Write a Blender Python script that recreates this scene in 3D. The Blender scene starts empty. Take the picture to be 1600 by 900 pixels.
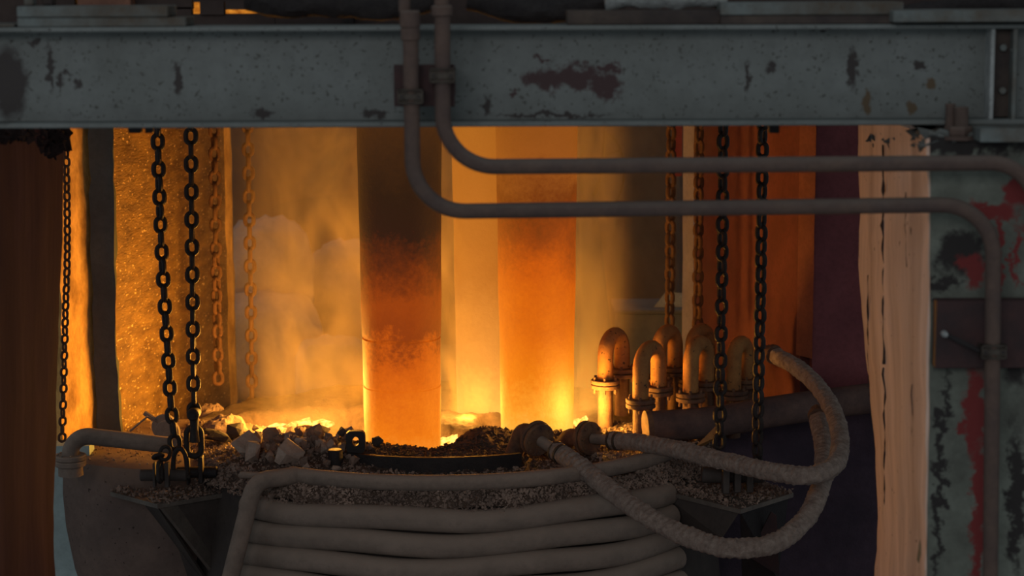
import bpy, bmesh, math, random
from mathutils import Vector, Matrix, noise
import numpy as np

# ------------------------------------------------------------------ camera, world, lights, exposure
SC = bpy.context.scene
COL = SC.collection
PI = math.pi
F_PX, CAM_Z, PITCH, ROLL = 3400.0, 2.79, math.radians(8.53), math.radians(0.22)
FW = Vector((0, math.cos(PITCH), -math.sin(PITCH)))
UP0 = Vector((0, math.sin(PITCH), math.cos(PITCH)))
RT0 = Vector((1, 0, 0))
RT = RT0 * math.cos(ROLL) - UP0 * math.sin(ROLL)
UP = UP0 * math.cos(ROLL) + RT0 * math.sin(ROLL)
CAM = Vector((0, 0, CAM_Z))
cam_d = bpy.data.cameras.new('camera')
cam_d.sensor_width = 36.0
cam_d.lens = F_PX / 1600 * 36
cam_d.clip_start, cam_d.clip_end = 0.1, 200
cam_d.dof.use_dof = True
cam_d.dof.focus_distance = 11.8
cam_d.dof.aperture_fstop = 2.2
cam_o = bpy.data.objects.new('camera', cam_d)
COL.objects.link(cam_o)
cam_o.matrix_world = Matrix((
    (RT.x, UP.x, -FW.x, CAM.x), (RT.y, UP.y, -FW.y, CAM.y), (RT.z, UP.z, -FW.z, CAM.z), (0, 0, 0, 1)))
SC.camera = cam_o

SC.view_settings.view_transform = 'Standard'
SC.view_settings.look = 'None'
SC.view_settings.gamma = 1
SC.view_settings.use_curve_mapping = False
SC.view_settings.exposure = 0.0

world = bpy.data.worlds.new('hall_daylight')
SC.world = world
world.use_nodes = True
bg = world.node_tree.nodes['Background']
bg.inputs[0].default_value = (0.86, 0.95, 1.0, 1)
bg.inputs[1].default_value = 0.25
SC.cycles.volume_bounces = 1
SC.cycles.volume_step_rate = 1.6
SC.cycles.max_bounces = 6
SC.cycles.sample_clamp_indirect = 4.0

# added soft fill light far behind the camera, brightens roof and beam
wl = bpy.data.lights.new('hall_fill', 'AREA')
wl.shape, wl.size, wl.size_y, wl.energy, wl.color = 'RECTANGLE', 9, 4, 420, (1.0, .94, .92)
wo = bpy.data.objects.new('hall_fill', wl)
COL.objects.link(wo)
wo.location = (-3, -8, 7.0)
wo.rotation_euler = (Vector((0, 10, .5)) - Vector(wo.location)).to_track_quat('-Z', 'Y').to_euler()

# added hidden point lights for the furnace glow, to brighten walls and pipes
for nm, loc, pw, rad in (('glow_fill_left', (-1.24, 12.97, .20), 160, .2), ('glow_fill_middle', (-.28, 13.35, .02), 50, .14), ('glow_fill_right', (.44, 12.86, .12), 52, .12)):
    ld = bpy.data.lights.new(nm, 'POINT')
    ld.energy, ld.color, ld.shadow_soft_size = pw, (1.0, .43, .055), rad
    lo_ = bpy.data.objects.new(nm, ld)
    COL.objects.link(lo_)
    lo_.location = loc

# strength of what glows
MELT_POWER = 26.0
ELECTRODE_POWER = 1.0


def ray(px, py):
    return FW * F_PX + RT * (px - 800.0) + UP * (450.0 - py)


def at(px, py, Y):
    d = ray(px, py)
    return CAM + d * (Y / d.y)


def at_z(px, py, Z):
    d = ray(px, py)
    return CAM + d * ((Z - CAM_Z) / d.z)


def proj(p):
    v = Vector(p) - CAM
    w = v.dot(FW)
    return (800 + F_PX * v.dot(RT) / w, 450 - F_PX * v.dot(UP) / w)


# ------------------------------------------------------------------ mesh helpers
def nz(x, y, z=0.0, s=1.0):
    return noise.noise(Vector((x * s, y * s, z * s)))


class MB:
    def __init__(self):
        self.v, self.f = [], []

    def add(self, vs, fs):
        o = len(self.v)
        self.v += [Vector(p) for p in vs]
        self.f += [tuple(i + o for i in q) for q in fs]
        return self

    def hexa(self, c8):
        return self.add(c8, [(0, 3, 2, 1), (4, 5, 6, 7), (0, 1, 5, 4), (1, 2, 6, 5), (2, 3, 7, 6), (3, 0, 4, 7)])

    def box(self, a, b, bevel=0.0, rot=None, pivot=None):
        a, b = Vector(a), Vector(b)
        lo = Vector((min(a.x, b.x), min(a.y, b.y), min(a.z, b.z)))
        hi = Vector((max(a.x, b.x), max(a.y, b.y), max(a.z, b.z)))
        bm = bmesh.new()
        bmesh.ops.create_cube(bm, size=1)
        for v in bm.verts:
            v.co = Vector([lo[i] + (v.co[i] + .5) * (hi[i] - lo[i]) for i in range(3)])
        if bevel:
            bmesh.ops.bevel(bm, geom=list(bm.edges), offset=bevel, segments=1, affect='EDGES')
        bm.verts.index_update()
        vs = [v.co.copy() for v in bm.verts]
        if rot is not None:
            pv = Vector(pivot) if pivot is not None else (lo + hi) / 2
            vs = [pv + rot @ (v - pv) for v in vs]
        self.add(vs, [[v.index for v in f.verts] for f in bm.faces])
        bm.free()
        return self

    def tube(self, path, r, seg=12, caps=True, closed=False, rfun=None):
        path = [Vector(p) for p in path]
        n = len(path)
        rs = r if isinstance(r, (list, tuple)) else [r] * n
        tans = []
        for i in range(n):
            a = path[(i - 1) % n] if (closed or i > 0) else path[i]
            b = path[(i + 1) % n] if (closed or i < n - 1) else path[i]
            tans.append((b - a).normalized())
        t = tans[0]
        u = t.orthogonal().normalized() if abs(t.z) > .9 else t.cross(Vector((0, 0, 1))).normalized()
        rings = []
        o = len(self.v)
        dist = 0
        for i in range(n):
            if i:
                dist += (path[i] - path[i - 1]).length
                ax = tans[i - 1].cross(tans[i])
                if ax.length > 1e-7:
                    u = Matrix.Rotation(tans[i - 1].angle(tans[i]), 3, ax.normalized()) @ u
            u = (u - tans[i] * u.dot(tans[i])).normalized()
            w = tans[i].cross(u)
            for k in range(seg):
                a = 2 * PI * k / seg
                rr = rs[i]
                if rfun:
                    rr *= rfun(dist, a)
                self.v.append(path[i] + (u * math.cos(a) + w * math.sin(a)) * rr)
        m = n if closed else n - 1
        for i in range(m):
            j = (i + 1) % n
            for k in range(seg):
                l = (k + 1) % seg
                self.f.append((o + i * seg + k, o + i * seg + l, o + j * seg + l, o + j * seg + k))
        if caps and not closed:
            self.f.append(tuple(o + k for k in reversed(range(seg))))
            self.f.append(tuple(o + (n - 1) * seg + k for k in range(seg)))
        return self

    def cyl(self, p0, p1, r, seg=16, bevel=0.0):
        p0, p1 = Vector(p0), Vector(p1)
        d = (p1 - p0)
        L = d.length
        d.normalize()
        if bevel:
            return self.tube([p0, p0 + d * bevel, p1 - d * bevel, p1], [r - bevel, r, r, r - bevel], seg)
        return self.tube([p0, p1], r, seg)

    def lathe(self, prof, c, seg=48, a0=0, a1=2 * PI, disp=None):
        full = abs(a1 - a0 - 2 * PI) < 1e-6
        na = seg if full else seg + 1
        o = len(self.v)
        for i in range(na):
            a = a0 + (a1 - a0) * i / seg
            for (r, z) in prof:
                p = Vector((c[0] + r * math.cos(a), c[1] + r * math.sin(a), c[2] + z))
                if disp:
                    p = disp(p, a, r)
                self.v.append(p)
        m = len(prof)
        for i in range(seg):
            j = (i + 1) % na
            for k in range(m - 1):
                self.f.append((o + i * m + k, o + j * m + k, o + j * m + k + 1, o + i * m + k + 1))
        return self

    def hull(self, pts):
        bm = bmesh.new()
        for p in pts:
            bm.verts.new(p)
        r = bmesh.ops.convex_hull(bm, input=bm.verts)
        dead = [e for e in r['geom_interior'] if isinstance(e, bmesh.types.BMVert)]
        bmesh.ops.delete(bm, geom=dead, context='VERTS')
        bm.verts.index_update()
        self.add([v.co.copy() for v in bm.verts], [[v.index for v in f.verts] for f in bm.faces])
        bm.free()
        return self

    def mesh(self, name, smooth=False):
        me = bpy.data.meshes.new(name)
        me.from_pydata([tuple(v) for v in self.v], [], self.f)
        me.validate()
        bm = bmesh.new()
        bm.from_mesh(me)
        bmesh.ops.recalc_face_normals(bm, faces=bm.faces)
        bm.to_mesh(me)
        bm.free()
        if smooth:
            me.polygons.foreach_set('use_smooth', [True] * len(me.polygons))
            try:
                me.set_sharp_from_angle(angle=math.radians(42))
            except Exception:
                pass
        return me

    def build(self, name, mat, parent=None, smooth=True, center=False):
        me = self.mesh(name, smooth)
        if mat:
            me.materials.append(mat)
        o = bpy.data.objects.new(name, me)
        COL.objects.link(o)
        if parent is not None:
            set_parent(o, parent)
        elif center:
            vs = self.v
            c = Vector((sum(v.x for v in vs) / len(vs), sum(v.y for v in vs) / len(vs), min(v.z for v in vs)))
            me.transform(Matrix.Translation(-c))
            o.location = c
        return o


WORLD_LOC = {}


def set_parent(o, p):
    o.parent = p
    off = WORLD_LOC.get(p.name)
    if off is not None:
        o.matrix_parent_inverse = Matrix.Translation(-off)


def thing(name, label, cat, loc=(0, 0, 0), group=None, kind=None):
    o = bpy.data.objects.new(name, None)
    o.empty_display_size = 0.1
    COL.objects.link(o)
    o.location = loc
    WORLD_LOC[o.name] = Vector(loc)
    o['label'] = label
    o['category'] = cat
    if group:
        o['group'] = group
    if kind:
        o['kind'] = kind
    return o


def tag(o, label, cat, group=None, kind=None):
    o['label'] = label
    o['category'] = cat
    if group:
        o['group'] = group
    if kind:
        o['kind'] = kind
    return o


def struct(o, label, cat='wall'):
    o['kind'] = 'structure'
    o['label'] = label
    o['category'] = cat
    return o


def fillet(pts, rads, n=10):
    pts = [Vector(p) for p in pts]
    out = [pts[0]]
    for i in range(1, len(pts) - 1):
        a, b, c = pts[i - 1], pts[i], pts[i + 1]
        r = rads[i - 1] if isinstance(rads, (list, tuple)) else rads
        d1, d2 = (a - b).normalized(), (c - b).normalized()
        ang = d1.angle(d2)
        t = r / math.tan(ang / 2)
        t = min(t, (a - b).length * .98, (c - b).length * .98)
        r2 = t * math.tan(ang / 2)
        bis = (d1 + d2).normalized()
        cen = b + bis * (r2 / math.sin(ang / 2))
        s, e = b + d1 * t - cen, b + d2 * t - cen
        ax = s.cross(e).normalized()
        tot = s.angle(e)
        for k in range(n + 1):
            out.append(cen + Matrix.Rotation(tot * k / n, 3, ax) @ s)
    out.append(pts[-1])
    return out


def catmull(pts, n=10):
    pts = [Vector(p) for p in pts]
    P = [pts[0] * 2 - pts[1]] + pts + [pts[-1] * 2 - pts[-2]]
    out = []
    for i in range(1, len(P) - 2):
        a, b, c, d = P[i - 1], P[i], P[i + 1], P[i + 2]
        for k in range(n):
            t = k / n
            out.append(.5 * ((2 * b) + (c - a) * t + (2 * a - 5 * b + 4 * c - d) * t * t + (3 * b - a - 3 * c + d) * t ** 3))
    out.append(pts[-1])
    return out


# ------------------------------------------------------------------ material helpers
class NT:
    def __init__(self, mat):
        mat.use_nodes = True
        self.t = mat.node_tree
        self.t.nodes.clear()

    def n(self, kind, ins=None, **props):
        nd = self.t.nodes.new(kind)
        for k, v in props.items():
            setattr(nd, k, v)
        for k, v in (ins or {}).items():
            s = nd.inputs[k]
            if isinstance(v, bpy.types.NodeSocket):
                self.t.links.new(v, s)
            else:
                s.default_value = v
        return nd

    def math(self, op, a, b=0.0, c=0.0, clamp=False):
        return self.n('ShaderNodeMath', {0: a, 1: b, 2: c}, operation=op, use_clamp=clamp).outputs[0]

    def mapr(self, v, a, b, c=0.0, d=1.0, smooth=False):
        nd = self.n('ShaderNodeMapRange', {0: v, 1: a, 2: b, 3: c, 4: d})
        if smooth:
            nd.interpolation_type = 'SMOOTHSTEP'
        return nd.outputs[0]

    def mix(self, f, a, b):
        nd = self.n('ShaderNodeMix', data_type='RGBA')
        for idx, v in ((0, f), (6, a), (7, b)):
            s = nd.inputs[idx]
            if isinstance(v, bpy.types.NodeSocket):
                self.t.links.new(v, s)
            elif idx == 0:
                s.default_value = v
            else:
                s.default_value = c4(v)
        return nd.outputs[2]

    def noise(self, vec, scale, detail=4.0, rough=.6, dist=0.0):
        return self.n('ShaderNodeTexNoise', {'Vector': vec, 'Scale': scale, 'Detail': detail, 'Roughness': rough, 'Distortion': dist}).outputs[0]

    def coord(self, scale=(1, 1, 1)):
        tc = self.n('ShaderNodeTexCoord').outputs['Object']
        if scale != (1, 1, 1):
            tc = self.n('ShaderNodeMapping', {'Vector': tc, 'Scale': scale}).outputs[0]
        return tc

    def out(self, surf=None, vol=None):
        o = self.n('ShaderNodeOutputMaterial')
        if surf:
            self.t.links.new(surf, o.inputs['Surface'])
        if vol:
            self.t.links.new(vol, o.inputs['Volume'])


def c4(c):
    return (c[0], c[1], c[2], 1.0)


MATS = {}


def mat(name, c1, c2=None, scale=6.0, rough=.85, metal=0.0, bump=.25, bscale=60.0, stretch=(1, 1, 1), dust=None, dustamt=.8,
        specks=None, contrast=(.35, .65), blobs=None, spec=.35):
    """dusty / rusty painted surface.  blobs = list of (colour, distortion, scale, [(x, z, rx, rz)...])"""
    m = bpy.data.materials.new(name)
    t = NT(m)
    co = t.coord()
    cs = t.coord(stretch) if stretch != (1, 1, 1) else co
    c2 = c2 or tuple(x * .6 for x in c1)
    n1 = t.noise(cs, scale, 6, .65)
    col = t.mix(t.mapr(n1, contrast[0], contrast[1]), c1, c2)
    n2 = t.noise(cs, scale * 7, 3, .6)
    col = t.mix(t.mapr(n2, .45, .75, 0, .45), col, tuple(x * .55 for x in c1))
    if specks:
        v = t.noise(cs if len(specks) > 3 else co, specks[1], 2, .5)
        col = t.mix(t.mapr(v, specks[2], specks[2] + .05), col, specks[0])
    for (bc, dis, dsc, lst) in (blobs or []):
        wob = t.n('ShaderNodeTexNoise', {'Vector': co, 'Scale': dsc, 'Detail': 5.0, 'Roughness': .7}).outputs['Color']
        wob = t.n('ShaderNodeVectorMath', {0: wob, 1: (.5, .5, .5)}, operation='SUBTRACT').outputs[0]
        wob = t.n('ShaderNodeVectorMath', {0: wob, 1: (dis, 0, dis)}, operation='MULTIPLY').outputs[0]
        p = t.n('ShaderNodeVectorMath', {0: co, 1: wob}, operation='ADD').outputs[0]
        acc = None
        for (bx, bz, rx, rz) in lst:
            q = t.n('ShaderNodeVectorMath', {0: p, 1: (bx, 0, bz)}, operation='SUBTRACT').outputs[0]
            q = t.n('ShaderNodeVectorMath', {0: q, 1: (1 / rx, 0, 1 / rz)}, operation='MULTIPLY').outputs[0]
            q = t.n('ShaderNodeVectorMath', {0: q}, operation='LENGTH').outputs['Value']
            acc = q if acc is None else t.math('MINIMUM', acc, q)
        msk = t.mapr(acc, .72, 1.12, 1, 0)
        col = t.mix(msk, col, bc)
    if dust:
        nrm = t.n('ShaderNodeNewGeometry').outputs['Normal']
        zz = t.n('ShaderNodeSeparateXYZ', {0: nrm}).outputs[2]
        dn = t.noise(co, 14, 4, .6)
        f = t.math('MULTIPLY', t.mapr(t.math('ADD', zz, t.mapr(dn, .2, .8, -.35, .35)), .1, .8), dustamt)
        col = t.mix(f, col, dust)
    b = t.noise(cs, bscale, 5, .7)
    bp = t.n('ShaderNodeBump', {'Strength': bump, 'Distance': .02, 'Height': b})
    sh = t.n('ShaderNodeBsdfPrincipled', {'Base Color': col, 'Roughness': rough, 'Metallic': metal, 'Normal': bp.outputs[0],
                                          'Specular IOR Level': spec})
    t.out(sh.outputs[0])
    MATS[name] = m
    return m


def glow_mat(name, base, stops, power, nscale=3.0, namp=.5, patch=0.0):
    """incandescent body: stops = [(z, rgb), ...] along height (hot end low)"""
    m = bpy.data.materials.new(name)
    t = NT(m)
    co = t.coord()
    z = t.n('ShaderNodeSeparateXYZ', {0: co}).outputs[2]
    big = t.noise(co, nscale, 5, .65)
    fine = t.noise(co, 34, 4, .7)
    zz = t.math('ADD', z, t.mapr(big, .25, .75, -namp / 2, namp / 2))
    zz = t.math('ADD', zz, t.mapr(fine, .3, .7, -.06, .06))
    z0, z1 = stops[0][0], stops[-1][0]
    f = t.mapr(zz, z0, z1)
    cr = t.n('ShaderNodeValToRGB', {0: f})
    el = cr.color_ramp.elements
    while len(el) < len(stops):
        el.new(.5)
    for e, (sz, sc) in zip(el, stops):
        e.position = (sz - z0) / (z1 - z0)
        e.color = c4(sc)
    b = t.n('ShaderNodeBump', {'Strength': .25, 'Distance': .02, 'Height': fine})
    sh = t.n('ShaderNodeBsdfPrincipled', {'Base Color': c4(base), 'Roughness': .8, 'Emission Color': cr.outputs[0], 'Emission Strength': power,
                                          'Normal': b.outputs[0]})
    t.out(sh.outputs[0])
    return m


def emit_mat(name, colour, power, c2=None, p2=None, nscale=6):
    m = bpy.data.materials.new(name)
    t = NT(m)
    co = t.coord()
    n1 = t.noise(co, nscale, 4, .6)
    col = t.mix(t.mapr(n1, .35, .65), colour, c2 or colour)
    st = t.mapr(n1, .35, .65, power, p2 if p2 is not None else power)
    e = t.n('ShaderNodeEmission', {0: col, 1: st})
    t.out(e.outputs[0])
    return m


BY = 8.08     # beam web plane
def bl(px, py, rx, ry, Y):
    p = at(px, py, Y)
    s = Y / F_PX * 1.01
    return (p.x, p.z, rx * s, ry * s)


M_beam = mat('beam_paint', (.15, .172, .172), (.088, .10, .095), 2.6, .55, .0, .12, 120, contrast=(.3, .75),
             specks=((.045, .05, .045), 70, .64),
             blobs=[((.035, .014, .016), .16, 18, [bl(880, 120, 60, 20, BY), bl(945, 135, 34, 20, BY), bl(845, 122, 28, 14, BY), bl(955, 108, 20, 8, BY), bl(800, 141, 9, 5, BY), bl(850, 92, 16, 4, BY)]),
                    ((.022, .018, .018), .085, 26, [bl(15, 130, 30, 60, BY), bl(278, 122, 6, 24, BY), bl(78, 105, 6, 36, BY), bl(95, 125, 5, 12, BY), bl(104, 112, 9, 4, BY), bl(120, 130, 6, 8, BY), bl(55, 66, 9, 6, BY),
                                                   bl(410, 176, 18, 8, BY), bl(585, 178, 22, 6, BY), bl(760, 165, 7, 16, BY), bl(860, 180, 96, 3, BY), bl(1205, 105, 8, 11, BY), bl(1168, 118, 4, 26, BY),
                                                   bl(1332, 105, 8, 34, BY), bl(1438, 104, 12, 7, BY), bl(1285, 48, 4, 3, BY)]),
                    ((.075, .05, .025), .06, 24, [bl(1355, 160, 7, 22, BY), bl(1425, 168, 10, 10, BY), bl(1455, 130, 9, 9, BY)])])
M_plate_old = mat('old_painted_plate', (.13, .155, .155), (.075, .06, .045), 5, .75, 0, .3, 70)
M_plate_brown = mat('brown_steel_plate', (.075, .058, .048), (.035, .028, .028), 6, .75, .2, .25, 70)
M_conduit = mat('rusty_conduit', (.125, .085, .068), (.085, .06, .055), 9, .8, .1, .45, 220, dust=(.14, .115, .10), dustamt=.6)
M_clamp = mat('clamp_steel', (.085, .075, .062), (.045, .035, .03), 20, .6, .4, .3, 160)
M_bracketplate = mat('maroon_plate', (.055, .026, .026), (.03, .02, .022), 10, .75, .1, .2, 90)
M_chain = mat('chain_steel', (.050, .040, .036), (.028, .024, .024), 30, .55, .55, .4, 200)
M_chain_rust = mat('rusty_chain', (.12, .055, .03), (.06, .03, .02), 30, .8, .1, .4, 200)
M_dusty = mat('dusty_steel', (.24, .185, .15), (.15, .12, .10), 5, .9, 0, .3, 90, dust=(.30, .235, .19), dustamt=.85)
M_coil = mat('dusty_coil', (.25, .20, .165), (.18, .145, .12), 4, .92, 0, .25, 110, dust=(.27, .215, .175), dustamt=.8)
M_shell = mat('roof_shell', (.17, .12, .10), (.11, .08, .07), 3.5, .9, 0, .2, 70, specks=((.03, .02, .018), 34, .68), dust=(.21, .14, .10), dustamt=.9)
M_bracket = mat('bracket_steel', (.075, .062, .055), (.05, .042, .04), 5, .75, .1, .2, 80)
M_edge = mat('worn_plate_edge', (.16, .14, .12), (.10, .085, .075), 9, .7, .2, .2, 90)
M_darksteel = mat('dark_steel', (.03, .026, .026), (.018, .016, .018), 10, .6, .3, .3, 100)
M_debris = mat('debris_ground', (.14, .095, .07), (.05, .035, .03), 16, .95, 0, .9, 70, contrast=(.35, .7))
M_gravel = mat('gravel', (.34, .25, .20), (.12, .085, .07), 7, .95, 0, .3, 60)
M_gravel_dark = mat('gravel_dark', (.10, .065, .05), (.03, .022, .02), 7, .95, 0, .3, 60)
M_rock_pale = mat('pale_rock', (.43, .34, .28), (.27, .20, .16), 9, .9, 0, .5, 50)
M_rock_brown = mat('brown_rock', (.26, .18, .14), (.13, .09, .075), 11, .9, 0, .5, 50)
M_rock_dark = mat('dark_rock', (.06, .05, .048), (.03, .026, .026), 11, .85, 0, .5, 50)
M_upipe = mat('ochre_pipe', (.42, .20, .06), (.28, .12, .04), 9, .75, 0, .35, 120, specks=((.06, .03, .02), 40, .66))
M_pipe_flange = mat('pipe_flange', (.20, .11, .06), (.09, .05, .04), 14, .8, 0, .4, 120)
M_manifold = mat('manifold', (.14, .085, .07), (.07, .045, .045), 8, .85, 0, .4, 120)
M_hose = mat('wrapped_hose', (.48, .39, .33), (.22, .165, .14), 30, .95, 0, .9, 130, contrast=(.3, .7))
M_reveal_r = mat('plaster_reveal', (.74, .55, .45), (.44, .31, .245), 3.2, .9, 0, .35, 40, stretch=(1.2, 1.2, .12),
                 specks=((.10, .07, .05), 26, .70))
M_reveal_l = mat('brown_reveal', (.125, .062, .045), (.085, .042, .034), 2.5, .85, 0, .25, 45, stretch=(1.2, 1.2, .1))
M_crust = mat('crust', (.055, .032, .03), (.03, .02, .02), 20, .95, 0, .8, 50)
PY = 7.9
M_pillar = mat('pillar_paint', (.155, .175, .15), (.065, .068, .058), 5, .85, 0, .35, 60, contrast=(.35, .68),
               blobs=[((.022, .02, .02), .24, 11, [bl(1500, 225, 120, 24, PY), bl(1500, 395, 40, 36, PY), bl(1470, 445, 40, 12, PY), bl(1470, 750, 8, 200, PY), bl(1590, 540, 30, 70, PY), bl(1585, 780, 14, 120, PY)]),  # wide dark blob at the top paints the beam's shadow on the pillar
                      ((.15, .022, .022), .17, 14, [bl(1545, 330, 50, 16, PY), bl(1588, 300, 22, 26, PY), bl(1522, 420, 22, 26, PY), bl(1524, 640, 17, 80, PY), bl(1530, 800, 16, 150, PY), bl(1560, 400, 8, 80, PY), bl(1588, 400, 6, 55, PY), bl(1505, 668, 14, 5, PY)])])
M_goldwall = mat('crusted_wall', (.36, .215, .06), (.12, .062, .02), 14, .36, .2, 1.0, 55, stretch=(.3, .3, 1), contrast=(.35, .65), specks=((.95, .72, .36), 75, .64, 1), spec=.8)  # pale specks paint glints of the crust into the colour
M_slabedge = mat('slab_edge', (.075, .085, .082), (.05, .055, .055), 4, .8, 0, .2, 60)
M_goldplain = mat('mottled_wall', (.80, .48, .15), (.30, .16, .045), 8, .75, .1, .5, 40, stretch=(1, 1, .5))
M_redwall = mat('red_wall', (.165, .053, .045), (.118, .038, .035), 4, .8, 0, .2, 70)
M_redstrip = mat('red_post', (.26, .10, .06), (.2, .075, .05), 6, .75, 0, .2, 70)
M_maroonwall = mat('maroon_wall', (.24, .075, .085), (.18, .055, .065), 5, .85, 0, .2, 70)
M_white = mat('pale_post', (.52, .47, .43), (.42, .36, .33), 5, .7, 0, .2, 60)
M_bag = mat('bulk_bag', (.36, .33, .30), (.25, .23, .21), 4, .8, 0, .4, 25)
M_back = mat('back_wall', (.09, .078, .066), (.06, .052, .045), 1.2, .9, 0, .2, 20)
M_floor = mat('shade_dark_floor', (.075, .052, .075), (.04, .03, .045), 3, .95, 0, .5, 30)  # dark purple base colour stands in for deep shade
M_hood = mat('sooty_hood', (.06, .045, .04), (.04, .03, .03), 3, .9, 0, .3, 30)
M_crate = mat('grey_crate', (.12, .135, .13), (.08, .09, .088), 5, .85, 0, .2, 40)
M_teal = mat('teal_panel', (.36, .47, .48), (.27, .36, .37), 3, .8, 0, .2, 40)
M_lag = mat('lagging', (.42, .46, .47), (.24, .27, .27), 9, .95, 0, 1.0, 45)
M_black = mat('sooty_hose', (.035, .032, .033), (.02, .018, .02), 20, .9, 0, .8, 70)
M_brick = mat('warm_box', (.24, .12, .08), (.15, .075, .055), 9, .85, 0, .3, 60)
M_redthing = mat('red_paint', (.25, .02, .03), (.18, .015, .02), 8, .7, 0, .2, 60)
M_cable = mat('thin_cable', (.03, .025, .02), (.02, .018, .016), 30, .8, 0, .2, 60)

M_elA = glow_mat('hot_graphite_front', (.02, .014, .012),
                 [(-.1, (.96, .28, .02)), (.10, (.86, .19, .004)), (.32, (.72, .13, .002)), (.50, (.58, .094, .001)), (.62, (.27, .04, .001)), (.80, (.32, .048, .001)),
                  (1.02, (.14, .022, .001)), (1.25, (.028, .008, .002)), (1.5, (.026, .009, .002)), (1.9, (.055, .018, .003))], ELECTRODE_POWER, 2.6, .30)
M_elB = glow_mat('hot_graphite_right', (.02, .014, .012),
                 [(-.1, (1.0, .46, .06)), (.10, (.98, .34, .02)), (.33, (.84, .20, .002)), (.60, (.74, .145, .001)), (.90, (.58, .095, .001)), (1.15, (.30, .05, .002)), (1.35, (.17, .034, .002)), (1.6, (.30, .08, .008)), (1.9, (.26, .07, .006))],
                 ELECTRODE_POWER, 2.2, .34)
M_elC = glow_mat('hot_graphite_rear', (.02, .014, .012),
                 [(-.1, (.9, .38, .06)), (.3, (.62, .21, .03)), (.8, (.46, .13, .012)), (1.9, (.36, .11, .01))], ELECTRODE_POWER, 2.2, .3)
M_melt = emit_mat('molten_bath', (1.0, .43, .07), MELT_POWER, (1.0, .34, .04), MELT_POWER * .6)
M_ember = emit_mat('glowing_slag', (1.0, .48, .10), 3.2, (1.0, .30, .03), 1.2, 22)

# ------------------------------------------------------------------ setting: floor, ceiling, walls, pillars
ZF = -3.2
o = MB().box((-9, 3, ZF - .2), (9, 24, ZF)).build('floor', M_floor, smooth=False)
struct(o, 'floor deep below the furnace roof, shade put into its dark colour', 'floor')
o = MB().box((-4.2, 8.6, 3.05), (4.2, 15.6, 3.2)).build('ceiling', M_hood, smooth=False)  # out of view, added to keep light from above off the roof
struct(o, 'unseen sooty steel hood added above the furnace to block light', 'ceiling')
o = MB().box((-9, 21, ZF), (9, 21.3, 7)).build('wall_back', M_back, smooth=False)
struct(o, 'dim brown wall far behind the smoke')


def loft(name, m, sections, disp=.006, dscale=6.0, parent=None):
    """sections: list of (z, [xy polygon]) with equal counts, lofted and roughened"""
    mb = MB()
    k = len(sections[0][1])
    for (z, poly) in sections:
        for (x, y) in poly:
            d = disp * nz(x * dscale, y * dscale, z * dscale * .7) + disp * .6 * nz(x * dscale * 4, y * dscale * 4, z * dscale * 4)
            mb.v.append(Vector((x + d, y + d * .5, z)))
    for i in range(len(sections) - 1):
        for j in range(k):
            l = (j + 1) % k
            mb.f.append((i * k + j, i * k + l, (i + 1) * k + l, (i + 1) * k + j))
    mb.f.append(tuple(range(k)))
    mb.f.append(tuple((len(sections) - 1) * k + j for j in reversed(range(k))))
    return mb.build(name, m, parent)


def subdiv(poly, counts):
    out = []
    n = len(poly)
    for i in range(n):
        a, b = poly[i], poly[(i + 1) % n]
        for k in range(counts[i]):
            t = k / counts[i]
            out.append((a[0] + (b[0] - a[0]) * t, a[1] + (b[1] - a[1]) * t))
    return out


# right pillar: front painted concrete + plaster lining of the opening
zt = at(1480, 214, PY).z
secs, secs2 = [], []
NZ = 70
for i in range(NZ + 1):
    z = ZF + (zt - ZF) * i / NZ
    # pixel row of this height at the two depths -> edge columns of the opening
    zz = max(z, .45)
    row = proj((1.4, 9.5, zz))[1]
    back_px = 1342 + (0 if row < 420 else (row - 420) * .082)
    xb = at(back_px, row, 9.5).x
    xf = at(1455 - (0 if row < 500 else (row - 500) * .012), row, PY).x
    xm = xf
    secs.append((z, subdiv([(xf, PY), (xf + .9, PY), (xf + .9, 8.6), (xf + .04, 8.6)], [14, 2, 2, 6])))
    secs2.append((z, subdiv([(xf - .006, PY + .012), (xf + .05, PY + .012), (xb + .28, 9.5), (xb, 9.5)], [2, 6, 4, 16])))
o = loft('wall_right', M_pillar, secs, .006, 7)
struct(o, 'grey-green concrete pillar with dripping red paint at right', 'pillar')
o = loft('wall_opening_right', M_reveal_r, secs2, .012, 5)
struct(o, 'tall tan plaster face of the right pillar, lit by the furnace', 'wall')
# long vertical crack in the plaster
def on_reveal(px, row):
    lo, hi = 0.0, 1.0
    rw = row
    bpx = 1342 + (0 if rw < 420 else (rw - 420) * .082)
    xf, xb = at(1455 - (0 if rw < 500 else (rw - 500) * .012), rw, PY).x, at(bpx, rw, 9.5).x
    for _ in range(24):
        t = (lo + hi) / 2
        X_, Y_ = xf + (xb - xf) * t, PY + 1.6 * t
        p = at(px, row, Y_)
        if p.x < X_:
            lo = t
        else:
            hi = t
    return at(px, row, PY + 1.6 * lo)


WR = o
for (px0, r0, r1, wd, sd) in ((1384, 226, 575, .010, 3), (1386, 575, 800, .007, 5), (1420, 300, 420, .004, 8), (1430, 600, 700, .004, 9), (1360, 430, 620, .004, 12)):
    pts = [on_reveal(px0 + 3.0 * nz(r * .03, sd) + (r - r0) * .004, r) + Vector((-.012, -.003, 0)) for r in range(r0, r1, 9)]
    MB().tube(pts, [wd * max(.12, .5 + .9 * nz(k * .6, sd * 2.3)) for k in range(len(pts))], 6).build('crack', M_crust, WR)

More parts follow.
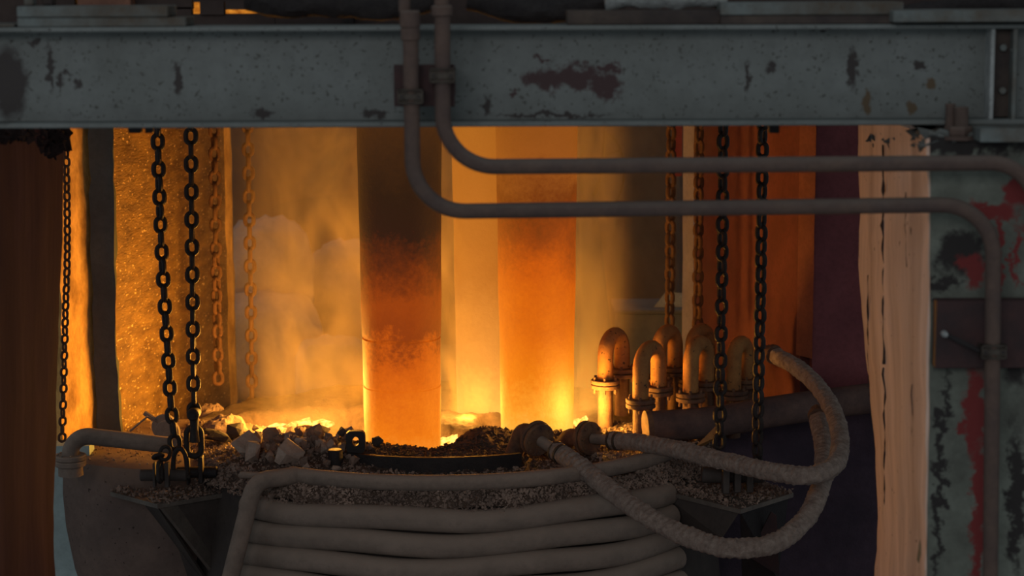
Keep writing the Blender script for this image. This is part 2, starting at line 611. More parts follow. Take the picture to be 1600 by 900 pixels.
# left pillar lining (front edge is out of frame)
secs = []
zt2 = at(50, 203, 8.6).z + .03
for i in range(NZ + 1):
    z = ZF + (zt2 - ZF) * i / NZ
    zz = max(z, .3)
    row = proj((-2, 9.7, zz))[1]
    bpx = 100 if row < 260 else 100 - (row - 260) * .028
    xb = at(bpx, row, 9.7).x
    xf = at(-70, 450, 8.0).x
    secs.append((z, subdiv([(xf, 8.0), (xb, 9.7), (xb - .5, 9.7), (xf - .6, 8.0)], [22, 2, 4, 2])))
M_reveal_l2 = mat('brown_reveal_cracked', (.105, .055, .055), (.07, .036, .036), 2.5, .95, 0, .25, 45, stretch=(1.2, 1.2, .1), spec=.03)
o = loft('wall_left', M_reveal_l2, secs, .010, 5)
struct(o, 'dark brown plastered pillar along the left edge', 'pillar')
WL = o
mb = MB()
random.seed(4)
for i in range(46):
    px = random.uniform(-5, 99)
    hgt = random.uniform(6, 20 if px < 45 else 42)
    u = (px + 70) / 170
    Y = 8.0 + 1.7 * u - .02
    p0 = at(px, 203, Y)
    for k in range(3):
        q = at(px + random.uniform(-4, 4), 203 + hgt * (k + .3) / 3, Y - .01)
        r = random.uniform(.012, .028)
        mb.hull([q + Vector((random.gauss(0, r), random.gauss(0, r * .7), random.gauss(0, r))) for _ in range(9)])
mb.build('crust', M_crust, WL, smooth=False)
mb = MB()
pts = [at(46 + 3 * nz(r * .013, 7) + (r - 210) * .004, r, 8.0 + 1.7 * 118 / 170 - .006) for r in range(212, 622, 14)]
mb.tube(pts, [.006 * (.4 + .6 * abs(nz(i * .3, 1))) + .001 for i in range(len(pts))], 6)
mb.build('crack', M_black, WL)

# left: lit lining, dark slab edge, crusted hood wall
def prism(name, m, poly, z0, z1, counts, nzs=40, disp=.008, dsc=5, parent=None):
    secs = [(z0 + (z1 - z0) * i / nzs, subdiv(poly, counts)) for i in range(nzs + 1)]
    return loft(name, m, secs, disp, dsc, parent)

def X(px, Y):
    return at(px, 450, Y).x

ZL0 = -.35
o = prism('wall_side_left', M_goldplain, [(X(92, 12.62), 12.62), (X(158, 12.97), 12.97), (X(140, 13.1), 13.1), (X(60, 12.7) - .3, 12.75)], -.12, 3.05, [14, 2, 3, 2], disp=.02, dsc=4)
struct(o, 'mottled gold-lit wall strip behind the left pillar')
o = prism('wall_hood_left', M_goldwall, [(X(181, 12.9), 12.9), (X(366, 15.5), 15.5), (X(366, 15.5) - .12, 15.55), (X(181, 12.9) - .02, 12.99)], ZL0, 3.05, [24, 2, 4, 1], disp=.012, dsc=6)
struct(o, 'sparkling crusted hood wall glowing gold at left')
mb = MB()
o = prism('trim_hood_edge', M_slabedge, [(X(147, 12.88), 12.86), (X(181, 12.88) + .005, 12.86), (X(181, 12.9) + .005, 12.93), (X(147, 12.9), 12.96)], ZL0, 3.05, [3, 1, 3, 1], disp=.022, dsc=2.2)
struct(o, 'dark blue-grey edge of the left hood wall', 'trim')
o = prism('trim_hood_rear', M_goldplain, [(X(338, 15.3), 15.22), (X(366, 15.4), 15.36), (X(366, 15.5), 15.52), (X(338, 15.5), 15.5)], ZL0, 3.05, [3, 2, 2, 2], disp=.01)
struct(o, 'pale gold rear post of the left hood wall', 'trim')
# right walls
o = prism('wall_hood_right', M_redwall, [(X(1083, 15.0), 15.0), (X(1252, 13.25), 13.25), (X(1262, 13.25) + .1, 13.3), (X(1095, 15.0) + .1, 15.05)], ZL0, 3.05, [14, 1, 10, 1], disp=.006)
struct(o, 'red-brown painted hood wall at right')
o = prism('trim_post_right', M_redstrip, [(X(1247, 13.2), 13.24), (X(1271, 13.1), 13.1), (X(1274, 13.1), 13.2), (X(1255, 13.2), 13.3)], at(1260, 556, 13.2).z, 3.05, [2, 1, 2, 1], disp=.004)
struct(o, 'narrow brick-red corner post of the right wall', 'trim')
o = prism('wall_panel_right', M_maroonwall, [(X(1271, 13.15), 13.15), (X(1420, 13.15), 13.15), (X(1420, 13.15), 13.3), (X(1271, 13.15), 13.3)], at(1320, 640, 13.15).z, 3.05, [8, 1, 3, 1], disp=.006)
struct(o, 'dark maroon panel beside the right pillar')
o = prism('trim_pale_post', M_white, [(X(1066, 15.3), 15.3), (X(1083, 15.2), 15.2), (X(1085, 15.3), 15.35), (X(1069, 15.3), 15.4)], -1.2, 3.05, [2, 1, 2, 1], disp=.003)
struct(o, 'pale whitish post at the far end of the right wall', 'trim')
o = MB().box((X(1053, 16.2), 16.2, 1.2), (X(1064, 16.2), 16.3, 3.2)).build('trim_red_post', M_redthing, smooth=False)
struct(o, 'dark red post behind the far chain', 'trim')
# dark wall added in place of the deep shade under the manifold
o = MB().box((1.2, 13.16, ZF), (4, 13.3, at(1320, 641, 13.15).z)).build('wall_shade_right', M_floor, smooth=False)
struct(o, 'dark wall added for the deep shade below the right hood')
o = MB().box((-3.6, 12.35, ZF), (X(60, 12.3) + .25, 12.5, at(90, 700, 12.3).z)).build('wall_lower_left', M_teal, smooth=False)
struct(o, 'pale teal wall glimpsed at the lower left')

# ------------------------------------------------------------------ furnace roof
XC, YC = -.42, 13.0
A_C = at_z(626, 694, 0.0); A_C = Vector((A_C.x, A_C.y + .235, 0))
B_C = at_z(840, 669, 0.0); B_C = Vector((B_C.x, B_C.y + .235, 0))
C_C = Vector((at(765, 640, 13.75).x, 13.75, 0))
ELS = [A_C, B_C, C_C]
R_TOP = 1.66


def sst(a, b, x):
    t = min(1, max(0, (x - a) / (b - a)))
    return t * t * (3 - 2 * t)


HEAP = at_z(470, 716, .05)
MND = at_z(752, 682, .02)


def height(x, y):
    r = math.hypot(x - XC, y - YC)
    h = -.03 + .018 * nz(x * 3, y * 3, 1) + .014 * nz(x * 9, y * 9, 2) + .012 * nz(x * 24, y * 24, 4)
    h -= .10 * sst(1.56, 1.70, r)
    # burden heap with stones at the front left, mounds by the electrodes
    dx, dy = (x - HEAP.x) / .40, (y - HEAP.y - .32) / (.36 if y < HEAP.y + .32 else .26)
    h += .13 * math.exp(-(dx * dx + dy * dy))
    dx, dy = (x - MND.x) / .13, (y - MND.y - .05) / .14
    h += .07 * math.exp(-(dx * dx + dy * dy))
    dx, dy = (x - B_C.x) / .5, (y - B_C.y + .42) / .12
    h += .05 * math.exp(-(dx * dx + dy * dy))
    # hot openings round the electrodes, wider behind
    d = 9
    for e in ELS:
        d = min(d, math.hypot(x - e.x, (y - e.y - .10) * (.9 if y > e.y + .1 else 1.25)) - .26)
    dl = math.hypot((x + 1.22) * .85, y - 13.27) - .30
    d = min(d, dl)
    k = 1 - sst(-.02, .16, d + .05 * nz(x * 6, y * 6, 5))
    h -= .34 * k
    return h


def ray_surf(px, py):
    d = ray(px, py)
    best = None
    Y = 11.25
    while Y < 12.95:
        p = CAM + d * (Y / d.y)
        h = height(p.x, p.y)
        if p.z <= h:
            return Vector((p.x, p.y, h))
        if best is None or p.z - h < best[0]:
            best = (p.z - h, Vector((p.x, p.y, h)))
        Y += .02
    return best[1]


roof = thing('furnace_roof', 'round dust-covered furnace roof of stacked cooling tubes with lifting brackets', 'furnace roof', (XC, YC, -1.2))
mb = MB()
NR, NA = 95, 300
rr = [R_TOP * (i + 1) / NR for i in range(NR)]
mb.v.append(Vector((XC, YC, height(XC, YC))))
for r in rr:
    for k in range(NA):
        a = 2 * PI * k / NA
        x, y = XC + r * math.cos(a), YC + r * math.sin(a)
        mb.v.append(Vector((x, y, height(x, y))))
for k in range(NA):
    mb.f.append((0, 1 + k, 1 + (k + 1) % NA))
for i in range(NR - 1):
    for k in range(NA):
        l = (k + 1) % NA
        mb.f.append((1 + i * NA + k, 1 + (i + 1) * NA + k, 1 + (i + 1) * NA + l, 1 + i * NA + l))
mb.build('burden_cover', M_debris, roof)
# coils
for k in range(5):
    zc_, rc = -.165 - .128 * k, 1.665 + .022 * k
    rw = .0655
    a0, a1 = math.radians(231), math.radians(321)
    path = [(XC + rc * math.cos(a0 + (a1 - a0) * i / 120), YC + rc * math.sin(a0 + (a1 - a0) * i / 120), zc_ - .012 * math.sin(i * .12 + k)) for i in range(121)]
    MB().tube(path, rw, 16, rfun=lambda s, a: 1 + .015 * nz(s * 4, a, k)).build('coil_tube', M_coil, roof)
# inner wall behind coils
MB().lathe([(1.60, -.06), (1.62, -.3), (1.72, -1.2), (1.5, -1.2)], (XC, YC, 0), 96).build('inner_shell', M_bracket, roof)

# molten bath seen through the openings
bath = MB()
bath.lathe([(.02, 0), (.4, 0), (.8, 0), (1.08, 0)], (XC + .02, YC + .22, -.31), 64)
o = bath.build('molten_bath', M_melt)
tag(o, 'glowing yellow-orange molten bath round the electrode feet', 'molten metal')

# electrodes
def electrode(c, r0, r1, m, label, z0=-.45, z1=3.0, joints=()):
    zs = [z0 + (z1 - z0) * i / 90 for i in range(91)]
    prof = []
    for z in zs:
        t = min(1, max(0, z / 1.9))
        r = r0 + (r1 - r0) * t
        prof.append((r, z))
    for (jz) in joints:
        prof += [(r0 + (r1 - r0) * jz / 1.9 - .0, jz - .008), (r0 + (r1 - r0) * jz / 1.9 - .007, jz - .003), (r0 + (r1 - r0) * jz / 1.9 - .007, jz + .003), (r0 + (r1 - r0) * jz / 1.9, jz + .008)]
    prof.sort(key=lambda q: q[1])
    prof = [(.001, z0)] + prof + [(.001, z1)]
    mb = MB().lathe(prof, (c.x, c.y, 0), 56, disp=lambda p, a, r: p + Vector((math.cos(a), math.sin(a), 0)) * (.004 * nz(math.cos(a) * 2, math.sin(a) * 2, p.z * 3) if r > .01 else 0))
    o = mb.build('graphite_electrode', m)
    tag(o, label, 'electrode')
    return o

sA = F_PX / (A_C.y * 1.02)
electrode(A_C, 59.5 / sA, 65.5 / sA, M_elA, 'thick electrode column, charred at top and glowing orange below, front left', joints=(.31, .60))
electrode(B_C, 58.5 / sA, 65.5 / sA, M_elB, 'bright orange glowing electrode column standing right of the others')
electrode(C_C, .21, .235, M_elC, 'hazy glowing electrode column half hidden behind the other two')

# side fume box at the left of the roof
SB = thing('side_hood', 'brown rounded steel shell bulging from the roof at lower left', 'shell', (-1.85, 12.2, -1.2))
cx, cy = at(268, 735, 12.7).x, 12.75
prof = [(.02, -.03), (.3, -.027), (.5, -.025), (.62, -.03), (.675, -.045), (.70, -.09), (.705, -.25), (.695, -.45), (.66, -.7), (.59, -1.0), (.5, -1.2)]
def dsp(p, a, r):
    return p + Vector((0, 0, .014 * nz(p.x * 7, p.y * 7, 3) if r < .6 else 0))
pz = at(90, 722, 12.2).z
MB().lathe(prof, (cx, cy, pz + .03), 96, disp=dsp).build('shell_body', M_shell, SB)

# ---- lifting brackets
def plate_poly(poly, z0, z1):
    n = len(poly)
    mb = MB()
    mb.v = [Vector((x, y, z0)) for (x, y) in poly] + [Vector((x, y, z1)) for (x, y) in poly]
    mb.f = [tuple(range(n)), tuple(range(2 * n - 1, n - 1, -1))] + [(i, (i + 1) % n, n + (i + 1) % n, n + i) for i in range(n)]
    return mb


def slab(a, b, c, d, thick):
    """four corners of one face + thickness vector"""
    t = Vector(thick)
    return MB().hexa([a, b, c, d, a + t, b + t, c + t, d + t])


ZB = -.165
pL, pC, pR = at_z(172, 768, ZB), at_z(246, 788, ZB), at_z(388, 764, ZB)
back = (pL + pR) / 2 + Vector((.25, .55, 0))
bl_ = plate_poly([(p.x, p.y) for p in (pL, pC, pR, pR + Vector((.25, .45, 0)), pL + Vector((.3, .5, 0)))], ZB - .025, ZB)
bl_.build('bracket_plate', M_edge, roof, smooth=False)
# gusset under the corner (sloping edge) and the right-hand web
gb = at(352, 925, pC.y + .38)
d = Vector((0, 0, -.026))
slab(pC + d + Vector((.01, .01, 0)), gb, gb + Vector((.26, .4, 0)), pC + d + Vector((.3, .45, 0)), (.022, -.004, 0)).build('bracket_gusset', M_edge, roof, smooth=False)
slab(pC + d + Vector((.03, .05, 0)), pR + d + Vector((0, .04, 0)), pR + Vector((.02, .05, -1.0)), gb + Vector((.02, .03, -.05)), (0, .02, 0)).build('bracket_web', M_bracket, roof, smooth=False)
slab(pL + d + Vector((.13, .06, 0)), pC + d + Vector((-.005, .03, 0)), gb + Vector((-.01, .01, -.1)), pL + Vector((.17, .35, -1.1)), (.01, .02, 0)).build('bracket_web', M_bracket, roof, smooth=False)
# right bracket
qL, qC, qR = at_z(1035, 766, ZB), at_z(1157, 796, ZB), at_z(1240, 770, ZB)
plate_poly([(p.x, p.y) for p in (qL, qC, qR, qR + Vector((-.25, .5, 0)), qL + Vector((-.1, .45, 0)))], ZB - .025, ZB).build('bracket_plate', M_edge, roof, smooth=False)
hb = at(1128, 842, qC.y + .12)
slab(qL + d + Vector((0, .03, 0)), qC + d + Vector((-.005, .03, 0)), hb, at(1052, 830, qL.y + .1), (0, .02, 0)).build('bracket_web', M_bracket, roof, smooth=False)
slab(qC + d + Vector((.005, .04, 0)), qR + d + Vector((-.02, .05, 0)), at(1215, 905, qR.y + .1), at(1160, 905, qC.y + .4), (0, .02, 0)).build('bracket_web', M_darksteel, roof, smooth=False)
gq = at(1205, 800, qC.y + .2)
slab(gq, gq + Vector((.03, 0, -.02)), at(1218, 900, qC.y + .3), at(1170, 870, qC.y + .3), (0, .02, 0)).build('bracket_gusset', M_bracketplate, roof, smooth=False)


# ------------------------------------------------------------------ pipes on the roof
def arc_path(r, z, a0, a1, n=80, dz=None):
    out = []
    for i in range(n + 1):
        a = math.radians(a0 + (a1 - a0) * i / n)
        out.append(Vector((XC + r * math.cos(a), YC + r * math.sin(a), z + (dz(i / n) if dz else 0))))
    return out


ring = thing('ring_pipe', 'dusty pipe curving round the front rim of the furnace roof', 'pipe', (XC, YC - 1.57, 0))
a_s = math.degrees(math.atan2(at_z(452, 745, .0).y - YC, at_z(452, 745, .0).x - XC)) % 360
rg = arc_path(1.56, .012, a_s, 330, 110)
MB().tube(rg, .045, 14).build('rim_tube', M_dusty, ring)
p_in = rg[0]
gp = [rg[6], rg[3], rg[0], at(402, 754, p_in.y - .16), at(358, 925, p_in.y - .22)]
MB().tube(fillet([rg[2], at(398, 752, p_in.y - .17), at(352, 935, p_in.y - .24)], .10, 12), .0485, 14).build('drop_tube', M_dusty, ring)
MB().tube([at(376, 742, p_in.y + .05), at(420, 744, p_in.y)], .02, 10).build('pipe_stub', M_dusty, ring)

# dark curved bar with lug and stub
bar = thing('curved_bar', 'dark curved steel bar with an upright eye plate on the roof', 'bar', (XC, 11.9, -.02))
r_b = (at_z(660, 733, -.01) - Vector((XC, YC, 0))).length
def bar_arc(px0, px1):
    def ang(px):
        best = None
        for a in range(2000, 3400):
            aa = math.radians(a / 10)
            p = Vector((XC + r_b * math.cos(aa), YC + r_b * math.sin(aa), 0))
            e = abs(proj(p)[0] - px)
            if best is None or e < best[0]:
                best = (e, a / 10)
        return best[1]
    return ang(px0), ang(px1)
a0, a1 = bar_arc(532, 815)
mb = MB()
n = 40
for i in range(n + 1):
    a = math.radians(a0 + (a1 - a0) * i / n)
    for (r, z) in ((r_b - .03, -.05), (r_b - .03, .055), (r_b, .055), (r_b, -.05)):
        mb.v.append(Vector((XC + r * math.cos(a), YC + r * math.sin(a), z)))
for i in range(n):
    for k in range(4):
        l = (k + 1) % 4
        mb.f.append((i * 4 + k, i * 4 + l, i * 4 + 4 + l, i * 4 + 4 + k))
mb.f += [(0, 1, 2, 3), (n * 4 + 3, n * 4 + 2, n * 4 + 1, n * 4)]
mb.build('bar_strip', M_darksteel, bar)
# eye plate with a round hole
pe = at(556, 690, 12.02)
s = pe.y / F_PX
mb = MB()
N = 24
outer, inner = [], []
for k in range(N):
    a = 2 * PI * k / N
    ca, sa = math.cos(a), math.sin(a)
    q = 1 / max(abs(ca) / (15.5 * s), abs(sa) / (18 * s))
    q = min(q, 20.5 * s)
    outer.append((q * ca, q * sa))
    inner.append((5.5 * s * ca, 7.5 * s * sa + 1.5 * s))
for yy in (-.02, .02):
    for (x, z) in outer + inner:
        mb.v.append(pe + Vector((x, yy, z)))
for k in range(N):
    l = (k + 1) % N
    mb.f += [(k, l, N + l, N + k), (2 * N + l, 2 * N + k, 3 * N + k, 3 * N + l), (k, 2 * N + k, 2 * N + l, l), (N + k, N + l, 3 * N + l, 3 * N + k)]
mb.build('eye_plate', M_darksteel, bar, smooth=False)
ps = at(524, 728, 11.9)
MB().cyl(ps, ps + Vector((0, 0, .095)), .042, 16, .006).build('pipe_stub', M_darksteel, bar)

# left flanged elbow pipe
lp = thing('elbow_pipe', 'dusty pipe with a flanged elbow beside the left pillar', 'pipe', at(112, 725, 12.0))
Yl = 11.95
pA, pB, pD = at(110, 712, Yl), at(107, 678, Yl), at(275, 697, Yl + .12)
MB().tube(fillet([pA, pB, pD], .10, 12), .0475, 14).build('elbow_tube', M_dusty, lp)
f1 = at(110, 718, Yl)
MB().cyl(f1 + Vector((0, 0, -.035)), f1 + Vector((0, 0, -.004)), .088, 24, .005).build('flange', M_dusty, lp)
fo = MB().cyl(f1 + Vector((0, 0, -.001)), f1 + Vector((0, 0, .028)), .090, 24, .005).build('flange', M_dusty, lp)
for k in range(8):
    a = 2 * PI * (k + .3) / 8
    q = f1 + Vector((.07 * math.cos(a), .07 * math.sin(a), -.042))
    MB().cyl(q, q + Vector((0, 0, .076)), .008, 6).build('bolt', M_dusty, fo)
MB().cyl(f1 + Vector((0, 0, -.09)), f1 + Vector((0, 0, -.03)), .07, 18).build('pipe_stub', M_dusty, lp)

# bent rod and discs behind chain
o = MB().tube(fillet([at(203, 674, 12.35), at(231, 648, 12.4), at(228, 646, 12.42)], .0, 2) if False else [at(203, 674, 12.35), at(230, 651, 12.4), at(252, 662, 12.42)], .006, 8).build('bent_rod', M_dusty)
tag(o, 'thin bent rod sticking up above the elbow pipe', 'rod')
dw = thing('valve_flange', 'pair of round dusty discs behind the left front chains', 'flange', at(262, 690, 12.35))
for i, (px, py, YY) in enumerate(((257, 667, 12.42), (262, 676, 12.32))):
    c = at(px, py, YY)
    ax = Vector((-.25, -.95, .1)).normalized()
    MB().cyl(c - ax * .02, c + ax * .02, .075, 24, .006).build('disc', M_dusty, dw)
c = at(257, 667, 12.42)
MB().tube([c, at(226, 645, 12.46)], .016, 8).build('spindle', M_dusty, dw)

# hoses with elbows
def hose(name, label, ctrl, rad, elbow_from, seed, end_coupling=True):
    root = thing(name, label, 'hose', ctrl[0])
    path = catmull(ctrl, 22)
    L = 0
    mb = MB()
    def rf(s, a):
        return 1 + .07 * math.sin(s * 170 + a + 3 * nz(s * 5, seed)) * (.5 + .5 * nz(s * 3, seed)) + .13 * nz(s * 16, math.cos(a) * 1.8, math.sin(a) * 1.8 + seed) + .10 * nz(s * 60, math.cos(a) * 4, math.sin(a) * 4)
    # dense resample
    dense = []
    for i in range(len(path) - 1):
        for k in range(5):
            dense.append(path[i].lerp(path[i + 1], k / 5))
    mb.tube(dense, rad, 24, rfun=rf)
    mb.build('hose_body', M_hose, root)
    d0 = (path[2] - path[0]).normalized()
    f0 = path[0]
    MB().tube([f0 - d0 * .14, f0 + d0 * .05], rad * .62, 14).build('hose_nipple', M_dusty, root)
    for q in (.0, .045):
        MB().tube([f0 + d0 * q, f0 + d0 * (q + .014)], rad * 1.12, 16).build('hose_clip', M_clamp, root)
    fl = f0 - d0 * .15
    for s_, rr_ in ((0, .098), (.032, .102)):
        fo = MB().cyl(fl - d0 * s_, fl - d0 * (s_ + .026), rr_, 28, .005).build('flange', M_pipe_flange, root)
    for k in range(8):
        u = d0.orthogonal().normalized()
        w = d0.cross(u)
        a = 2 * PI * k / 8
        q = fl + (u * math.cos(a) + w * math.sin(a)) * .08
        MB().cyl(q + d0 * .012, q - d0 * .07, .010, 6).build('bolt', M_pipe_flange, fo)
    e = fl - d0 * .05
    bend = fillet([e, e - d0 * .12, e - d0 * .12 + elbow_from], .085, 10)
    MB().tube(bend, .052, 16).build('elbow', M_pipe_flange, root)
    MB().tube([bend[0] + d0 * .01, bend[0] - d0 * .02], .062, 16).build('weld_collar', M_pipe_flange, root)
    return root, path


h1, p1 = hose('wrapped_hose', 'cloth-wrapped hose sagging lowest in front of the right bracket', [at(868, 704, 11.86), at(905, 728, 11.68), at(960, 771, 11.42), at(1020, 812, 11.2), at(1085, 843, 11.05), at(1150, 857, 10.98), at(1215, 846, 11.02), at(1262, 806, 11.2), at(1284, 752, 11.5), at(1287, 700, 11.85), at(1279, 655, 12.15)],
              .052, Vector((-.05, .10, -.16)), 1)
h2, p2 = hose('wrapped_hose', 'cloth-wrapped hose looping back up from the right foreground to the wall', [at(955, 688, 12.15), at(1000, 692, 12.0), at(1060, 703, 11.75), at(1130, 720, 11.5), at(1200, 736, 11.25), at(1262, 743, 11.12), at(1303, 728, 11.25), at(1313, 690, 11.6), at(1303, 645, 11.98), at(1278, 604, 12.3), at(1245, 574, 12.55), at(1213, 556, 12.75)],
              .049, Vector((-.06, .14, -.12)), 2)
# couplings at the far ends
for root, pth in ((h1, p1), (h2, p2)):
    e, dr = pth[-1], (pth[-1] - pth[-4]).normalized()
    MB().tube([e - dr * .03, e + dr * .10], .04, 12).build('coupling', M_pipe_flange, root)
    MB().tube([e + dr * .02, e + dr * .05], .058, 12).build('coupling_nut', M_pipe_flange, root)

# manifold and gooseneck pipes on the right
mf = thing('water_manifold', 'thick dark water pipe lying on the roof under the gooseneck pipes', 'pipe', at(1010, 690, 12.55))
mp = [at(1012, 667, 12.55), at(1113, 659, 12.62), at(1220, 641, 12.75), at(1345, 624, 12.95), at(1420, 616, 13.05)]
MB().tube(catmull(mp, 8), .092, 20).build('manifold_tube', M_manifold, mf)
d0 = (mp[1] - mp[0]).normalized()
MB().cyl(mp[0] - d0 * .015, mp[0] + d0 * .02, .098, 20, .004).build('end_cap', M_pipe_flange, mf)


def gooseneck(label, lx, lfoot, rx, rfoot, top, Y1, Y2, r=.048, lfl=True, rfl=True, stub=True):
    a, b = at(lx, lfoot, Y1), at(rx, rfoot, Y2)
    tL, tR = at(lx, top, Y1), at(rx, top, Y2)
    tz = max(tL.z, tR.z)
    tL.z = tR.z = tz
    tL.x, tL.y, tR.x, tR.y = a.x, a.y, b.x, b.y
    root = thing('gooseneck_pipe', label, 'pipe', a, group='gooseneck pipes on the roof')
    span = (tR - tL).length
    MB().tube(fillet([a, tL, tR, b], span * .49, 10), r, 14).build('bend_tube', M_upipe, root)
    for (p, yes) in ((a, lfl), (b, rfl)):
        if not yes:
            continue
        fo = MB().cyl(p + Vector((0, 0, -.028)), p + Vector((0, 0, -.003)), r * 1.85, 20, .004).build('flange', M_pipe_flange, root)
        MB().cyl(p + Vector((0, 0, -.058)), p + Vector((0, 0, -.033)), r * 1.85, 20, .004).build('flange', M_pipe_flange, root)
        for k in range(6):
            aa = 2 * PI * (k + .4) / 6
            q = p + Vector((r * 1.5 * math.cos(aa), r * 1.5 * math.sin(aa), -.085))
            MB().cyl(q, q + Vector((0, 0, .1)), .009, 6).build('bolt', M_pipe_flange, fo)
        if stub:
            MB().cyl(p + Vector((0, 0, -.30)), p + Vector((0, 0, -.055)), r * .95, 14).build('pipe_stub', M_pipe_flange, root)
    return root


gooseneck('gooseneck pipe nearest the glowing electrode, single flange showing', 946, 592, 972, 574, 528, 13.05, 13.25)
gooseneck('gooseneck pipe in front, second from the glowing electrode', 1001, 622, 1029, 602, 549, 12.72, 12.92)
gooseneck('taller gooseneck pipe behind the front one, below the far chain', 1029, 590, 1055, 572, 523, 13.2, 13.4)
gooseneck('gooseneck pipe in front, just left of the right front chains', 1079, 612, 1104, 594, 541, 12.85, 13.05)
gooseneck('shadowed gooseneck pipe mostly hidden in the rear row', 1082, 590, 1106, 574, 520, 13.35, 13.5)
gooseneck('gooseneck pipe between the two right front chains', 1146, 608, 1166, 590, 540, 13.05, 13.2)

# ------------------------------------------------------------------ chains
def link_mesh(name, m, pitch, width, wire, seg=8, n=9):
    r = width / 2 - wire / 2
    hl = max(.001, (pitch + wire) / 2 - wire / 2 - r)
    pts = []
    for k in range(n):
        a = PI * k / (n - 1)
        pts.append((r * math.cos(a), 0, hl + r * math.sin(a)))
    for k in range(n):
        a = PI + PI * k / (n - 1)
        pts.append((r * math.cos(a), 0, -hl + r * math.sin(a)))
    me = MB().tube(pts, wire / 2, seg, closed=True).mesh(name, True)
    me.materials.append(m)
    return me


LM = {}


def chain(label, pts, m, pitch, width, wire, tw0=0.0, twist=0.0, sway=.0, group='hoist chains'):
    pts = [Vector(p) for p in pts]
    root = thing('hoist_chain', label, 'chain', pts[-1], group=group)
    key = (m.name, pitch, width, wire)
    if key not in LM:
        LM[key] = link_mesh('link', m, pitch, width, wire)
    me = LM[key]
    dense = catmull(pts, 60) if len(pts) > 2 else [pts[0].lerp(pts[1], i / 200) for i in range(201)]
    cum = [0]
    for i in range(1, len(dense)):
        cum.append(cum[-1] + (dense[i] - dense[i - 1]).length)
    nl = int(cum[-1] / pitch)
    j = 0
    for k in range(nl):
        s = cum[-1] - (k + .5) * pitch
        while j < len(cum) - 2:
            break
        # locate
        lo, hi = 0, len(cum) - 1
        while hi - lo > 1:
            mid = (lo + hi) // 2
            if cum[mid] <= s:
                lo = mid
            else:
                hi = mid
        f = (s - cum[lo]) / max(1e-9, cum[hi] - cum[lo])
        p = dense[lo].lerp(dense[hi], f)
        t = (dense[hi] - dense[lo]).normalized()
        rot = Vector((0, 0, -1)).rotation_difference(t).to_matrix().to_4x4()
        ang = tw0 + (PI / 2 if k % 2 else 0) + twist * k + random.uniform(-.10, .10)
        o = bpy.data.objects.new('link', me)
        COL.objects.link(o)
        o.parent = root
        o.matrix_local = Matrix.Translation(p - pts[-1]) @ rot @ Matrix.Rotation(ang, 4, 'Z')
    return root


random.seed(11)
ZT = 3.05
def top(px, Y):
    p = at(px, 200, Y)
    return Vector((p.x, p.y, ZT))

# front left pair
chain('heavy dark chain hanging slightly askew to the left front bracket', [top(246, 11.95), at(249, 300, 11.95), at(256, 450, 11.95), at(263, 560, 11.95), at(267, 630, 11.93), at(274, 702, 11.9)], M_chain, .0765, .083, .0285, .35, .004)
chain('heavy dark chain hanging straight down above the left front bracket', [top(303, 11.9), at(303, 652, 11.9)], M_chain, .0765, .083, .0285, .12)
# rear left pair
chain('gold-lit chain with lower end lost in smoke, beside the pale post', [top(337, 13.9), at(338, 420, 13.9), at(341, 600, 13.85)], M_chain_rust, .0765, .083, .0285, .5, .08)
chain('bright hazy chain hanging in the smoke right of the gold wall', [top(388, 14.1), at(391, 420, 14.1), at(394, 640, 14.1)], M_chain_rust, .0765, .083, .0285, .1)
# small chain at far left
chain('thin small-link chain hanging beside the left pillar', [top(106, 11.6), at(105, 330, 11.6), at(102, 500, 11.62), at(97, 690, 11.65)], M_chain_rust, .046, .05, .015, .5, .02)
# right pairs
chain('heavy dark chain on the left of the right front pair', [top(1129, 11.95), at(1128, 400, 11.95), at(1126, 560, 11.95), at(1124, 700, 11.95)], M_chain, .0765, .083, .0285, .25, .01)
chain('heavy dark chain on the right of the right front pair', [top(1191, 11.9), at(1189, 400, 11.9), at(1186, 560, 11.9), at(1183, 735, 11.9)], M_chain, .0765, .083, .0285, .62, .012)
chain('far rusty chain hanging above the gooseneck pipes', [top(1049, 14.0), at(1046, 528, 14.0)], M_chain_rust, .0765, .083, .0285, .75, .0)
chain('rusty chain in front of the red-brown wall near the pale post', [top(1092, 13.9), at(1090, 515, 13.9)], M_chain_rust, .0765, .083, .0285, .4, .02)


def oval(c, axis_rot, pitch, width, wire, name, m, parent):
    me = link_mesh(name, m, pitch, width, wire, 10, 11)
    o = bpy.data.objects.new(name, me)
    COL.objects.link(o)
    me.transform(Matrix.Translation(c) @ axis_rot.to_4x4())
    set_parent(o, parent)
    return o


RZ = lambda a: Matrix.Rotation(a, 3, 'Z')
RX_ = lambda a: Matrix.Rotation(a, 3, 'X')
RY_ = lambda a: Matrix.Rotation(a, 3, 'Y')
# connector at the foot of the straight chain
cn = thing('chain_connector', 'dark forged connector with a round pin joining chain to a big oval link', 'chain connector', at(303, 742, 11.88))
c = at(303, 646, 11.86)
MB().cyl(c + Vector((0, -.05, 0)), c + Vector((0, .05, 0)), .034, 20, .008).build('pin_boss', M_chain, cn)
MB().cyl(c + Vector((0, -.058, 0)), c + Vector((0, -.045, 0)), .014, 12).build('pin', M_darksteel, cn)
c2 = at(304, 690, 11.87)
MB().tube([c + Vector((0, 0, -.02)), c.lerp(c2, .5), c2], [.026, .022, .03], 12).build('shank', M_chain, cn)
oval(at(303, 690, 11.9), RZ(.05), .165, .115, .036, 'big_link', M_chain, cn)
MB().box(at(290, 712, 11.92), at(296, 757, 11.94) + Vector((0, .05, 0)), .004).build('lug_plate', M_chain, cn)
MB().box(at(309, 715, 11.88), at(317, 756, 11.88) + Vector((0, .07, 0)), .004).build('lug_plate', M_chain, cn)
p = at(315, 738, 11.95)
